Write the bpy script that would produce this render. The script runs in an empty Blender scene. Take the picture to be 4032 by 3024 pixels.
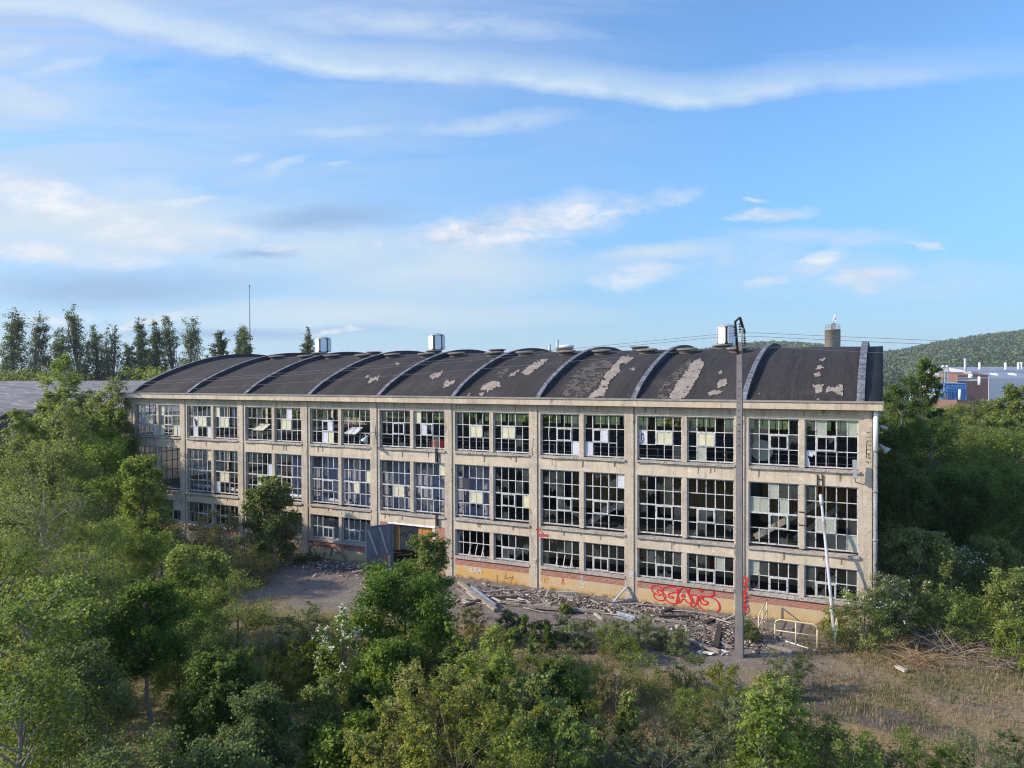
import bpy, math, random
import numpy as np
from mathutils import Vector
R = math.radians
rng = np.random.default_rng(7)
random.seed(7)
SC = bpy.context.scene
COL = SC.collection

# ------------------------------------------------------------------ camera
FPX, YAW, PIT, ROLL = 2950.0, .4602, -.0132, .003
CAM = np.array([54.5705, -40.9595, 12.8769])
_c, _s = math.cos(YAW), math.sin(YAW)
_f0 = np.array([-_s, _c, 0]); RT = np.array([_c, _s, 0]); _u0 = np.array([0, 0, 1.])
FW = _f0 * math.cos(PIT) + _u0 * math.sin(PIT)
UP = -_f0 * math.sin(PIT) + _u0 * math.cos(PIT)
_cr, _sr = math.cos(ROLL), math.sin(ROLL)
def ray(px, py):
    dx, dy = px - 2016, 1512 - py
    return FW + RT * (dx * _cr + dy * _sr) / FPX + UP * (-dx * _sr + dy * _cr) / FPX
def fac(px, py, y=0.):           # a measured point on the facade plane
    d = ray(px, py); return CAM + d * (y - CAM[1]) / d[1]
def grd(px, py, z=0.):           # a measured point on the ground
    d = ray(px, py); return CAM + d * (z - CAM[2]) / d[2]
def dep(px, py, D):              # a measured point at depth D
    return CAM + ray(px, py) * D
K = 4032 / 2212
_REG = {1: (400, 1200, .45208), 2: (1300, 1250, .45208), 3: (2100, 1300, .40687), 4: (2800, 1200, .40687), 5: (2800, 1800, .40687),
        6: (1000, 1850, .45208), 7: (1700, 1900, .54250), 'A': (1780, 2200, .27125), 'B': (2350, 2200, .27125), 'C': (1100, 2050, .18083),
        'D': (1400, 2000, .21097), 'R': (2932, 2200, .49729), 'E': (3600, 1350, .19530), 'L': (0, 1100, .49729), 'W': (0, 0, K)}
def pz(n, x, y):
    a, b, k = _REG[n]; return a + k * x, b + k * y

cam = bpy.data.objects.new('camera', bpy.data.cameras.new('camera')); COL.objects.link(cam)
from mathutils import Matrix
rx = RT * _cr + UP * -_sr; uy = RT * _sr + UP * _cr
M = Matrix(((rx[0], uy[0], -FW[0], CAM[0]), (rx[1], uy[1], -FW[1], CAM[1]), (rx[2], uy[2], -FW[2], CAM[2]), (0, 0, 0, 1)))
cam.matrix_world = M
cam.data.sensor_fit = 'HORIZONTAL'; cam.data.sensor_width = 36.0
cam.data.lens = 36.0 * FPX / 4032
cam.data.clip_start = .1; cam.data.clip_end = 8000
SC.camera = cam

# ------------------------------------------------------------------ object helpers
def tag(o, label=None, cat=None, group=None, kind=None):
    if label: o['label'] = label
    if cat: o['category'] = cat
    if group: o['group'] = group
    if kind: o['kind'] = kind
    return o
def empty(name, loc=(0, 0, 0), label=None, cat=None, group=None):
    o = bpy.data.objects.new(name, None); COL.objects.link(o); o.location = loc
    o.empty_display_size = .3
    return tag(o, label, cat, group)
def link(name, me, mats, parent=None):
    o = bpy.data.objects.new(name, me); COL.objects.link(o)
    if not isinstance(mats, (list, tuple)): mats = [mats]
    if not me.materials:
        for m in mats: me.materials.append(m)
    if parent is not None: o.parent = parent
    return o
def np_mesh(name, V, F, tint=None, midx=None, smooth=False):
    me = bpy.data.meshes.new(name)
    V = np.asarray(V, np.float32); F = np.asarray(F, np.int32)
    n, k = F.shape
    me.vertices.add(len(V)); me.vertices.foreach_set('co', V.ravel())
    me.loops.add(n * k); me.loops.foreach_set('vertex_index', F.ravel())
    me.polygons.add(n); me.polygons.foreach_set('loop_start', np.arange(0, n * k, k, dtype=np.int32))
    if midx is not None: me.polygons.foreach_set('material_index', np.asarray(midx, np.int32))
    if smooth: me.polygons.foreach_set('use_smooth', np.ones(n, bool))
    if tint is not None:
        a = me.attributes.new('tint', 'FLOAT', 'POINT'); a.data.foreach_set('value', np.asarray(tint, np.float32))
    me.update(calc_edges=True); me.validate()
    return me
class MB:
    def __init__(s): s.v = []; s.f = []; s.m = []; s.sm = []
    def face(s, pts, m=0, sm=False):
        b = len(s.v); s.v += [tuple(map(float, p)) for p in pts]; s.f.append(list(range(b, b + len(pts)))); s.m.append(m); s.sm.append(sm); return s
    def box(s, x0, x1, y0, y1, z0, z1, m=0):
        return s.hexa([(x0, y0, z0), (x1, y0, z0), (x1, y1, z0), (x0, y1, z0), (x0, y0, z1), (x1, y0, z1), (x1, y1, z1), (x0, y1, z1)], m)
    def hexa(s, p, m=0):
        b = len(s.v); s.v += [tuple(map(float, q)) for q in p]
        for f in ((0, 3, 2, 1), (4, 5, 6, 7), (0, 1, 5, 4), (1, 2, 6, 5), (2, 3, 7, 6), (3, 0, 4, 7)):
            s.f.append([b + i for i in f]); s.m.append(m); s.sm.append(False)
        return s
    def bar(s, a, b, w, h=None, m=0, up=(0, 0, 1), w2=None):      # beam of section w x h from a to b
        a = np.array(a, float); b = np.array(b, float); h = h or w
        d = b - a; d /= np.linalg.norm(d); u = np.array(up, float)
        if abs(d @ u) > .95: u = np.array((1., 0, 0))
        sd = np.cross(d, u); sd /= np.linalg.norm(sd); u = np.cross(sd, d)
        k = (w2 or w) / w
        P = []
        for c, q in ((a, 1), (b, k)):
            P += [c + sd * (-w / 2 * q) + u * (-h / 2 * q), c + sd * (w / 2 * q) + u * (-h / 2 * q), c + sd * (w / 2 * q) + u * (h / 2 * q), c + sd * (-w / 2 * q) + u * (h / 2 * q)]
        return s.hexa([P[0], P[1], P[2], P[3], P[4], P[5], P[6], P[7]], m)
    def tube(s, path, r, n=8, m=0, cap=True):
        P = np.array(path, float); k = len(P)
        rr = np.full(k, r, float) if np.isscalar(r) else np.array(r, float)
        b = len(s.v); prev = None
        for i in range(k):
            d = P[min(i + 1, k - 1)] - P[max(i - 1, 0)]; d /= (np.linalg.norm(d) + 1e-9)
            u = np.array((0, 0, 1.)) if abs(d[2]) < .9 else np.array((1., 0, 0))
            if prev is not None and np.linalg.norm(np.cross(d, prev)) > .1: u = prev
            a = np.cross(d, u); a /= np.linalg.norm(a); c = np.cross(a, d); prev = c
            for j in range(n):
                t = 2 * math.pi * j / n
                s.v.append(tuple(P[i] + (a * math.cos(t) + c * math.sin(t)) * rr[i]))
        for i in range(k - 1):
            for j in range(n):
                s.f.append([b + i * n + j, b + i * n + (j + 1) % n, b + (i + 1) * n + (j + 1) % n, b + (i + 1) * n + j]); s.m.append(m); s.sm.append(n > 6)
        if cap:
            s.f.append([b + j for j in range(n)][::-1]); s.m.append(m); s.sm.append(False)
            s.f.append([b + (k - 1) * n + j for j in range(n)]); s.m.append(m); s.sm.append(False)
        return s
    def lathe(s, c, prof, n=20, m=0):
        b = len(s.v)
        for r_, z in prof:
            for j in range(n):
                t = 2 * math.pi * j / n; s.v.append((c[0] + r_ * math.cos(t), c[1] + r_ * math.sin(t), c[2] + z))
        for i in range(len(prof) - 1):
            for j in range(n):
                s.f.append([b + i * n + j, b + i * n + (j + 1) % n, b + (i + 1) * n + (j + 1) % n, b + (i + 1) * n + j]); s.m.append(m); s.sm.append(True)
        s.f.append([b + (len(prof) - 1) * n + j for j in range(n)]); s.m.append(m); s.sm.append(False)
        return s
    def build(s, name, mats, parent=None):
        me = bpy.data.meshes.new(name); me.from_pydata(s.v, [], s.f)
        me.polygons.foreach_set('material_index', s.m); me.polygons.foreach_set('use_smooth', s.sm); me.update()
        return link(name, me, mats, parent)

# ------------------------------------------------------------------ materials
class NT:
    def __init__(s, name):
        s.mat = bpy.data.materials.new(name); s.mat.use_nodes = True; s.t = s.mat.node_tree; s.t.nodes.clear()
        s.out = s.t.nodes.new('ShaderNodeOutputMaterial')
    def n(s, ty, **kw):
        nd = s.t.nodes.new('ShaderNode' + ty)
        for k, v in kw.items():
            if k.startswith('_'): setattr(nd, k[1:], v)
            else:
                i = nd.inputs[int(k[1:])] if k[0] == 'i' and k[1:].isdigit() else nd.inputs[k.replace('_', ' ')]
                s.set(i, v)
        return nd
    def set(s, i, v):
        if isinstance(v, bpy.types.NodeSocket): s.t.links.new(v, i)
        elif isinstance(v, bpy.types.Node): s.t.links.new(v.outputs[0], i)
        else:
            if hasattr(i.default_value, '__len__') and not hasattr(v, '__len__'): v = [v] * len(i.default_value)
            if hasattr(i.default_value, '__len__') and len(i.default_value) == 4 and len(v) == 3: v = (*v, 1)
            i.default_value = v
    def pos(s): return s.n('NewGeometry').outputs['Position']
    def map(s, v, scale=(1, 1, 1), loc=(0, 0, 0), rot=(0, 0, 0)): return s.n('Mapping', Vector=v, Scale=scale, Location=loc, Rotation=rot).outputs[0]
    def noise(s, v, sc=1., det=4., rough=.55, dist=0.): return s.n('TexNoise', Vector=v, Scale=sc, Detail=det, Roughness=rough, Distortion=dist).outputs[0]
    def ramp(s, f, a, b, lo=0., hi=1.): return s.n('MapRange', Value=f, **{'From Min': a, 'From Max': b, 'To Min': lo, 'To Max': hi}).outputs[0]
    def math(s, op, a, b=0., c=0.): return s.n('Math', _operation=op, i0=a, i1=b, i2=c).outputs[0]
    def mix(s, f, a, b, blend='MIX'):
        nd = s.n('Mix', _data_type='RGBA', _blend_type=blend, _clamp_factor=True)
        s.set(nd.inputs[0], f); s.set(nd.inputs[6], a); s.set(nd.inputs[7], b); return nd.outputs[2]
    def bsdf(s, col, rough=.85, spec=.25, bump=None, bd=.02, metal=0.):
        p = s.n('BsdfPrincipled', Base_Color=col, Roughness=rough, Metallic=metal)
        s.set(p.inputs['Specular IOR Level'], spec)
        if bump is not None: s.t.links.new(s.n('Bump', Height=bump, Distance=bd, Strength=1.).outputs[0], p.inputs['Normal'])
        return p
    def fin(s, sh):
        s.t.links.new(sh if isinstance(sh, bpy.types.NodeSocket) else sh.outputs[0], s.out.inputs[0]); return s.mat
def worn(name, c1, c2, sc=1.5, rough=.85, spec=.25, stretch=(1, 1, 1), c3=None, t3=.6, sc3=6., bump=.01, metal=0., fine=.25):
    t = NT(name); p = t.map(t.pos(), stretch)
    col = t.mix(t.ramp(t.noise(p, sc, 6, .6), .3, .7), c1, c2)
    if c3 is not None: col = t.mix(t.ramp(t.noise(p, sc3, 5, .65), t3, t3 + .08), col, c3)
    fn = t.noise(t.pos(), 30, 3)
    col = t.mix(fine, col, t.mix(t.ramp(fn, .3, .7), (0, 0, 0), (1, 1, 1)), 'OVERLAY')
    return t.fin(t.bsdf(col, rough, spec, fn, bump, metal))
def concrete(name, c1, c2, grime, streak=.55, ochre=None, dirt=(.10, .085, .065), rough_edge=0.):
    t = NT(name); P = t.pos()
    col = t.mix(t.ramp(t.noise(P, .55, 6, .6), .32, .68), c1, c2)
    st = t.noise(t.map(P, (2.6, 2.6, .22)), 1.3, 6, .65)
    col = t.mix(t.math('MULTIPLY', t.ramp(st, .5, .78), streak), col, grime)
    bl = t.noise(P, 3.2, 7, .7)
    col = t.mix(t.ramp(bl, .60, .70, 0, .75), col, t.mix(.5, grime, dirt))
    pal = t.noise(t.map(P, (1, 1, 1), (7, 3, 1)), 1.7, 6, .65)
    col = t.mix(t.ramp(pal, .58, .66, 0, .5), col, [min(1, x * 1.25) for x in c1])
    if ochre is not None:
        z = t.n('SeparateXYZ', Vector=P)
        fz = t.ramp(z.outputs[2], .05, .75, 1, 0)
        bx = t.math('MULTIPLY', t.ramp(z.outputs[0], 27, 31, .25, 1.), t.ramp(z.outputs[0], 33, 39, 1., .35))
        big = t.math('ADD', bx, t.math('MULTIPLY', fz, .4))
        nz = t.ramp(t.noise(t.map(P, (.6, .6, 1.2)), 1.3, 5, .65), .3, .62)
        col = t.mix(t.math('MULTIPLY', big, nz), col, ochre)
        col = t.mix(t.math('MULTIPLY', t.ramp(z.outputs[2], 0, .22, 1, 0), t.ramp(t.noise(P, 2.5, 5), .4, .6)), col, (.06, .055, .03))
    fn = t.noise(P, 26, 4, .65)
    col = t.mix(.28, col, t.mix(t.ramp(fn, .32, .68), (0, 0, 0), (1, 1, 1)), 'OVERLAY')
    if rough_edge:
        col = t.mix(t.ramp(t.noise(P, 9, 5, .7), .53, .66, 0, .85), col, dirt)
    h = t.math('ADD', t.math('MULTIPLY', fn, .4), bl)
    return t.fin(t.bsdf(col, .92, .15, h, .012 + rough_edge * .05))
MAT = {}
MAT['concrete'] = concrete('concrete', (.545, .455, .342), (.415, .347, .262), (.19, .165, .13), .75)
MAT['pilaster'] = concrete('pilaster_concrete', (.485, .408, .31), (.365, .308, .236), (.17, .148, .12), .8)
MAT['cornice'] = concrete('cornice_concrete', (.505, .417, .314), (.38, .317, .24), (.16, .14, .115), .65)
MAT['lintel'] = concrete('stained_concrete', (.425, .355, .26), (.305, .255, .19), (.13, .13, .105), .95)
MAT['sill'] = concrete('sill_concrete', (.44, .395, .33), (.33, .295, .25), (.16, .145, .12), .5, dirt=(.07, .06, .05), rough_edge=1.)
MAT['plinth'] = concrete('plinth_render', (.47, .40, .27), (.37, .305, .195), (.30, .245, .165), .55, ochre=(.50, .285, .085))
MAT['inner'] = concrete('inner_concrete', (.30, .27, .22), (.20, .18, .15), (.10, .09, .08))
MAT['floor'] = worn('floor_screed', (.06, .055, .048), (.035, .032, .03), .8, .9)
MAT['lip'] = worn('cornice_lip', (.30, .265, .22), (.18, .16, .135), 2.5, .95, c3=(.42, .19, .06), t3=.66, sc3=3.)
# brick
def brick():
    t = NT('red_brick'); P = t.n('SeparateXYZ', Vector=t.pos())
    v = t.n('CombineXYZ', X=t.math('ADD', P.outputs[0], P.outputs[1]), Y=P.outputs[2])
    b = t.n('TexBrick', Vector=v, Color1=(.36, .115, .075), Color2=(.26, .075, .05), Mortar=(.36, .31, .26), Scale=1.)
    for k, x in (('Mortar Size', .009), ('Brick Width', .235), ('Row Height', .072), ('Bias', -.1)): b.inputs[k].default_value = x
    col = t.mix(t.ramp(t.noise(t.pos(), 2., 5), .45, .75, 0, .6), b.outputs[0], (.40, .21, .16))
    col = t.mix(t.ramp(t.noise(t.pos(), 5., 5), .6, .7, 0, .6), col, (.12, .07, .055))
    return t.fin(t.bsdf(col, .9, .2, b.outputs[1], -.01))
MAT['brick'] = brick()
MAT['stain'] = worn('rust_and_soot_run', (.20, .155, .11), (.13, .105, .08), 6., .95)
MAT['spall'] = worn('spalled_concrete', (.30, .25, .19), (.17, .14, .11), 9., .95, c3=(.12, .06, .035), t3=.6, sc3=12.)
MAT['frame'] = worn('flaking_white_steel', (.53, .525, .515), (.34, .335, .325), 3., .7, c3=(.13, .115, .10), t3=.55, sc3=9.)
MAT['bar_dark'] = worn('dark_steel', (.05, .048, .045), (.025, .025, .025), 3., .7)
def glass():
    t = NT('dirty_glass')
    g = t.n('BsdfGlossy', Color=(.9, .95, 1, 1), Roughness=.06)
    d = t.n('BsdfDiffuse', Color=(.13, .145, .14, 1)); tr = t.n('BsdfTransparent', Color=(.80, .87, .85, 1))
    a = t.n('MixShader', Fac=t.ramp(t.noise(t.pos(), 1.2, 4), .3, .7, .15, .42)); t.t.links.new(tr.outputs[0], a.inputs[1]); t.t.links.new(d.outputs[0], a.inputs[2])
    f = t.n('Fresnel', IOR=1.45)
    b = t.n('MixShader', Fac=f); t.t.links.new(a.outputs[0], b.inputs[1]); t.t.links.new(g.outputs[0], b.inputs[2])
    return t.fin(b)
MAT['glass'] = glass()
MAT['yellow'] = worn('yellowed_opal_panel', (.56, .53, .36), (.46, .435, .29), 1.3, .5, .3)
MAT['white'] = worn('white_board_panel', (.52, .53, .58), (.42, .43, .475), 1.2, .5, .3)
MAT['pale'] = worn('pale_green_opal', (.34, .355, .285), (.26, .275, .22), 1.3, .5, .3)
def bitumen():
    t = NT('bitumen_roof'); P = t.pos(); z = t.n('SeparateXYZ', Vector=P)
    cell = t.n('TexWhiteNoise', _noise_dimensions='1D', W=t.math('FLOOR', t.math('MULTIPLY', z.outputs[0], .93))).outputs[0]
    edge = t.math('FRACT', t.math('MULTIPLY', z.outputs[0], .93))
    st = t.noise(t.map(P, (2.2, .14, .3)), 1.5, 7, .68)
    col = t.mix(t.ramp(st, .3, .72), (.012, .0105, .011), (.043, .036, .034))
    col = t.mix(t.math('MULTIPLY', cell, .45), col, (.048, .042, .040))
    col = t.mix(t.ramp(t.noise(P, .35, 6, .65), .52, .70, 0, .5), col, (.068, .059, .052))
    col = t.mix(t.ramp(edge, 0, .05, .65, 0), col, (.016, .015, .017))
    col = t.mix(t.ramp(t.noise(t.map(P, (1.6, .5, .6)), 3., 7, .75), .62, .70, 0, .7), col, (.135, .118, .10))
    fn = t.noise(P, 18, 4, .7)
    col = t.mix(.35, col, t.mix(t.ramp(fn, .3, .7), (0, 0, 0), (1, 1, 1)), 'OVERLAY')
    return t.fin(t.bsdf(col, .85, .25, t.math('ADD', fn, t.math('MULTIPLY', st, 2)), .02))
MAT['bitumen'] = bitumen()
MAT['rib_side'] = worn('tarred_rib', (.022, .023, .03), (.045, .046, .055), 1.5, .75, c3=(.11, .115, .13), t3=.62, sc3=4.)
def ribtop():
    t = NT('silvered_rib_top'); P = t.pos(); z = t.n('SeparateXYZ', Vector=P)
    col = t.mix(t.ramp(t.noise(t.map(P, (1, 1.2, 1)), 2., 6, .7), .35, .65), (.20, .212, .235), (.08, .084, .10))
    seg = t.math('FRACT', t.math('MULTIPLY', z.outputs[1], 1.15))
    col = t.mix(t.ramp(seg, .0, .10, .9, 0), col, (.03, .03, .035))
    fx = t.ramp(z.outputs[0], -1, 30, 0, 1)
    col = t.mix(t.ramp(t.noise(P, 4, 5, .7), .5, .6, 0, .85), col, (.045, .046, .055))
    return t.fin(t.bsdf(col, .75, .3))
MAT['rib_top'] = ribtop()
def peeled(name, c1, c2, thr):
    t = NT(name); P = t.pos(); n = t.noise(P, 2.6, 8, .72)
    col = t.mix(t.ramp(t.noise(P, 1.4, 6, .65), .3, .7), c2, c1)
    col = t.mix(t.ramp(t.noise(t.map(P, (2.5, .5, .5)), 2., 5, .7), .55, .68, 0, .6), col, (.12, .105, .095))
    b = t.bsdf(col, .92, .15, n, .03); tr = t.n('BsdfTransparent')
    m = t.n('MixShader', Fac=t.math('GREATER_THAN', n, thr)); t.t.links.new(b.outputs[0], m.inputs[1]); t.t.links.new(tr.outputs[0], m.inputs[2])
    return t.fin(m)
MAT['bare'] = peeled('bare_vault_concrete', (.30, .255, .21), (.20, .172, .142), .60)
MAT['bare_dull'] = peeled('worn_roof_felt', (.105, .092, .080), (.070, .062, .055), .52)
MAT['disc'] = worn('mossy_cover_slab', (.17, .15, .125), (.11, .098, .085), 3., .95, c3=(.25, .235, .21), t3=.62, sc3=3.5)
MAT['kerbring'] = worn('tarred_upstand', (.11, .10, .09), (.055, .05, .046), 3., .9, c3=(.30, .285, .26), t3=.64, sc3=5.)
MAT['cowl'] = worn('white_enamel', (.78, .79, .78), (.66, .67, .67), 1.5, .45, .4, c3=(.5, .47, .42), t3=.68, sc3=4., stretch=(1, 1, .4), fine=.1)
MAT['cowl_gap'] = worn('shadow_steel', (.07, .07, .07), (.045, .045, .045), 2., .7)
MAT['zinc'] = worn('dull_zinc', (.42, .43, .44), (.30, .31, .32), 3., .5, .4, metal=.3)
MAT['pole'] = worn('pole_concrete', (.20, .185, .17), (.135, .125, .118), 2.5, .95, c3=(.27, .245, .20), t3=.64, sc3=5., stretch=(1, 1, .4))
MAT['steel_black'] = worn('black_steel', (.03, .03, .032), (.02, .02, .022), 3., .6)
MAT['rust'] = worn('rust', (.20, .075, .03), (.11, .045, .022), 4., .9)
MAT['rust_dark'] = worn('rust_dark', (.085, .04, .024), (.05, .026, .018), 4., .9)
MAT['rail'] = worn('yellow_rail_paint', (.58, .50, .32), (.49, .42, .27), 3., .6, c3=(.22, .09, .04), t3=.60, sc3=5.)
MAT['tube'] = worn('weathered_white_tube', (.42, .435, .45), (.31, .32, .33), 1.6, .5, .4, c3=(.22, .20, .17), t3=.6, sc3=2., stretch=(1, 1, .35))
MAT['pipe_grey'] = worn('grey_downpipe', (.30, .29, .28), (.19, .185, .18), 2., .8, c3=(.07, .065, .06), t3=.56, sc3=5.)
MAT['black'] = worn('black_pipe', (.015, .013, .012), (.03, .025, .02), 3., .7)
MAT['door'] = worn('slate_blue_paint', (.085, .097, .122), (.15, .168, .205), 1.2, .8, stretch=(2.5, 2.5, .35), c3=(.18, .195, .23), t3=.62, sc3=1.6)
MAT['door_lath'] = worn('faded_blue_lath', (.27, .30, .34), (.33, .36, .40), 2., .8)
MAT['orange'] = worn('rusty_orange_sheet', (.48, .22, .06), (.33, .13, .04), 1.5, .8, stretch=(2, 2, .3), c3=(.12, .06, .03), t3=.62, sc3=2.)
MAT['ochre'] = worn('ochre_board', (.30, .19, .075), (.23, .14, .06), 2., .8)
MAT['wood'] = worn('grey_weathered_wood', (.30, .26, .22), (.19, .16, .135), 3., .9, c3=(.055, .045, .04), t3=.58, sc3=7.)
MAT['wood_pale'] = worn('pale_split_wood', (.44, .39, .33), (.32, .28, .24), 4., .9)
MAT['wood_dark'] = worn('charred_wood', (.06, .05, .043), (.03, .026, .024), 4., .9)
MAT['sheet'] = worn('galvanised_sheet', (.36, .40, .43), (.27, .30, .33), 2., .5, .4, metal=.2)
MAT['blue_sheet'] = worn('blue_steel_sheet', (.20, .26, .35), (.13, .17, .23), 2., .6)
MAT['whitepaint'] = worn('white_debris', (.75, .74, .71), (.62, .61, .58), 4., .7)
MAT['red_cab'] = worn('red_lacquer', (.50, .05, .035), (.38, .035, .025), 2., .5)
MAT['red'] = worn('red_spray', (.58, .02, .025), (.50, .018, .022), 3., .7, fine=.1)
MAT['blackspray'] = worn('black_spray', (.03, .028, .03), (.055, .052, .055), 3., .7, fine=.1)
MAT['whitespray'] = worn('white_spray', (.62, .61, .62), (.54, .53, .55), 3., .7, fine=.1)
MAT['mint'] = worn('mint_spray', (.50, .62, .47), (.42, .55, .42), 3., .7, fine=.1)
MAT['orangespray'] = worn('orange_spray', (.52, .20, .05), (.44, .16, .04), 3., .7, fine=.1)
def corrug(name, c1, c2, per=.16, holes=False):
    t = NT(name); P = t.pos(); z = t.n('SeparateXYZ', Vector=P)
    w = t.math('SINE', t.math('MULTIPLY', t.math('ADD', z.outputs[0], z.outputs[1]), 6.2832 / per))
    col = t.mix(t.ramp(t.noise(t.map(P, (1, 1, .3)), 1.1, 6, .6), .35, .65), c1, c2)
    b = t.bsdf(col, .7, .2, w, .03)
    if holes:
        tr = t.n('BsdfTransparent')
        low = t.ramp(z.outputs[2], 4.0, 6.0, .12, 0)
        h = t.math('GREATER_THAN', t.math('ADD', t.noise(P, 2.6, 3), low), .70)
        m = t.n('MixShader', Fac=h); t.t.links.new(b.outputs[0], m.inputs[1]); t.t.links.new(tr.outputs[0], m.inputs[2]); return t.fin(m)
    return t.fin(b)
MAT['blue_part'] = corrug('blue_grey_sheeting', (.20, .213, .265), (.135, .145, .19), .45, True)
MAT['brown_part'] = corrug('brown_corrugated', (.20, .135, .06), (.13, .088, .04), .13)

# ------------------------------------------------------------------ setting: ground
TARC = grd(*pz('R', 960, 1240))
def ground_mat():
    t = NT('waste_ground'); P = t.pos(); z = t.n('SeparateXYZ', Vector=P)
    X, Y = z.outputs[0], z.outputs[1]
    n1 = t.noise(P, .22, 6, .6); n2 = t.noise(P, 1.3, 7, .68); n3 = t.noise(P, 9, 5, .7); n4 = t.noise(P, 32, 3, .7)
    asp = t.mix(t.ramp(n2, .3, .7), (.13, .107, .095), (.215, .182, .158))
    asp = t.mix(t.ramp(n3, .52, .68, 0, .8), asp, (.38, .325, .27))
    asp = t.mix(t.ramp(n3, .30, .42, .75, 0), asp, (.06, .043, .035))
    soil = t.mix(t.ramp(n3, .35, .65), (.21, .14, .075), (.33, .24, .13))
    grs = t.mix(t.ramp(n3, .35, .65), (.07, .085, .024), (.18, .175, .06))
    dry = t.mix(t.math('MULTIPLY', t.ramp(n2, .40, .66), t.ramp(X, 46, 54, 1., .45)), soil, grs)
    yard = t.ramp(t.math('ADD', Y, t.math('MULTIPLY', t.math('SUBTRACT', n1, .5), 14)), -10.5, -7.5)
    yard = t.math('MULTIPLY', yard, t.ramp(t.math('ADD', X, t.math('MULTIPLY', t.math('SUBTRACT', n2, .5), 6)), 8, 12))
    yard = t.math('MULTIPLY', yard, t.ramp(X, 51, 54, 1, 0))
    yard = t.math('MULTIPLY', yard, t.ramp(Y, .5, 2., 1, 0))
    patch = t.math('MULTIPLY', t.ramp(n1, .48, .6), .8)
    col = t.mix(t.math('MAXIMUM', yard, t.math('MULTIPLY', patch, .55)), dry, asp)
    # tarmac scrap on the right
    tx = t.math('ADD', t.math('POWER', t.math('DIVIDE', t.math('SUBTRACT', X, TARC[0]), 3.6), 2), t.math('POWER', t.math('DIVIDE', t.math('SUBTRACT', Y, TARC[1]), 1.1), 2))
    tm = t.ramp(t.math('ADD', tx, t.math('MULTIPLY', t.math('SUBTRACT', n2, .5), 3.2)), .6, 1.25, .85, 0)
    col = t.mix(tm, col, t.mix(t.ramp(n4, .3, .7), (.075, .066, .060), (.12, .106, .096)))
    far = t.ramp(Y, 60, 130)
    col = t.mix(far, col, (.05, .075, .022))
    col = t.mix(.4, col, t.mix(t.ramp(n4, .3, .7), (0, 0, 0), (1, 1, 1)), 'OVERLAY')
    return t.fin(t.bsdf(col, .95, .12, t.math('ADD', n3, t.math('MULTIPLY', n4, .4)), .05))
MAT['ground'] = ground_mat()
gx = np.concatenate([[-3000, -1200, -500, -200], np.linspace(-60, 90, 101), [160, 400, 1000, 3000]])
gy = np.concatenate([[-1500, -300, -100], np.linspace(-50, 45, 96), [100, 250, 600, 1500, 3500]])
GX, GY = np.meshgrid(gx, gy)
def gz(x, y):
    a = np.clip((-y - 1.) / 4, 0, 1) * np.clip((y + 60) / 10, 0, 1) * np.clip((x + 55) / 8, 0, 1) * np.clip((86 - x) / 8, 0, 1)
    return a * (.10 * np.sin(x * .9 + 1.3 * np.sin(y * .6)) * np.sin(y * .8 + .7) + .06 * np.sin(x * 2.1 + y * 1.7))
GZ = gz(GX, GY)
nx, ny = len(gx), len(gy)
idx = np.arange(nx * ny).reshape(ny, nx)
F = np.stack([idx[:-1, :-1], idx[:-1, 1:], idx[1:, 1:], idx[1:, :-1]], -1).reshape(-1, 4)
g = link('ground', np_mesh('ground', np.stack([GX, GY, GZ], -1).reshape(-1, 3), F, smooth=True), MAT['ground']); tag(g, kind='structure')

# ------------------------------------------------------------------ the factory building
J = [-.18, 5.82, 11.97, 18.14, 24.15, 30.0, 35.95, 41.94, 48.0, 54.1]      # bay joints along the facade
DEPTH = 26.
fb = empty('factory_building', (0, 0, 0), 'long derelict three-storey factory with a ribbed black barrel roof and smashed windows', 'factory')
ZL = [(1.41, 3.05, 2), (3.90, 7.18, 4), (8.07, 10.52, 3)]                    # window openings: bottom, top, rows
def vz(y, top=3.4):                                                         # vault line
    return 11.2 + top * (1 - ((y - 13.) / 13.) ** 2)
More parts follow.
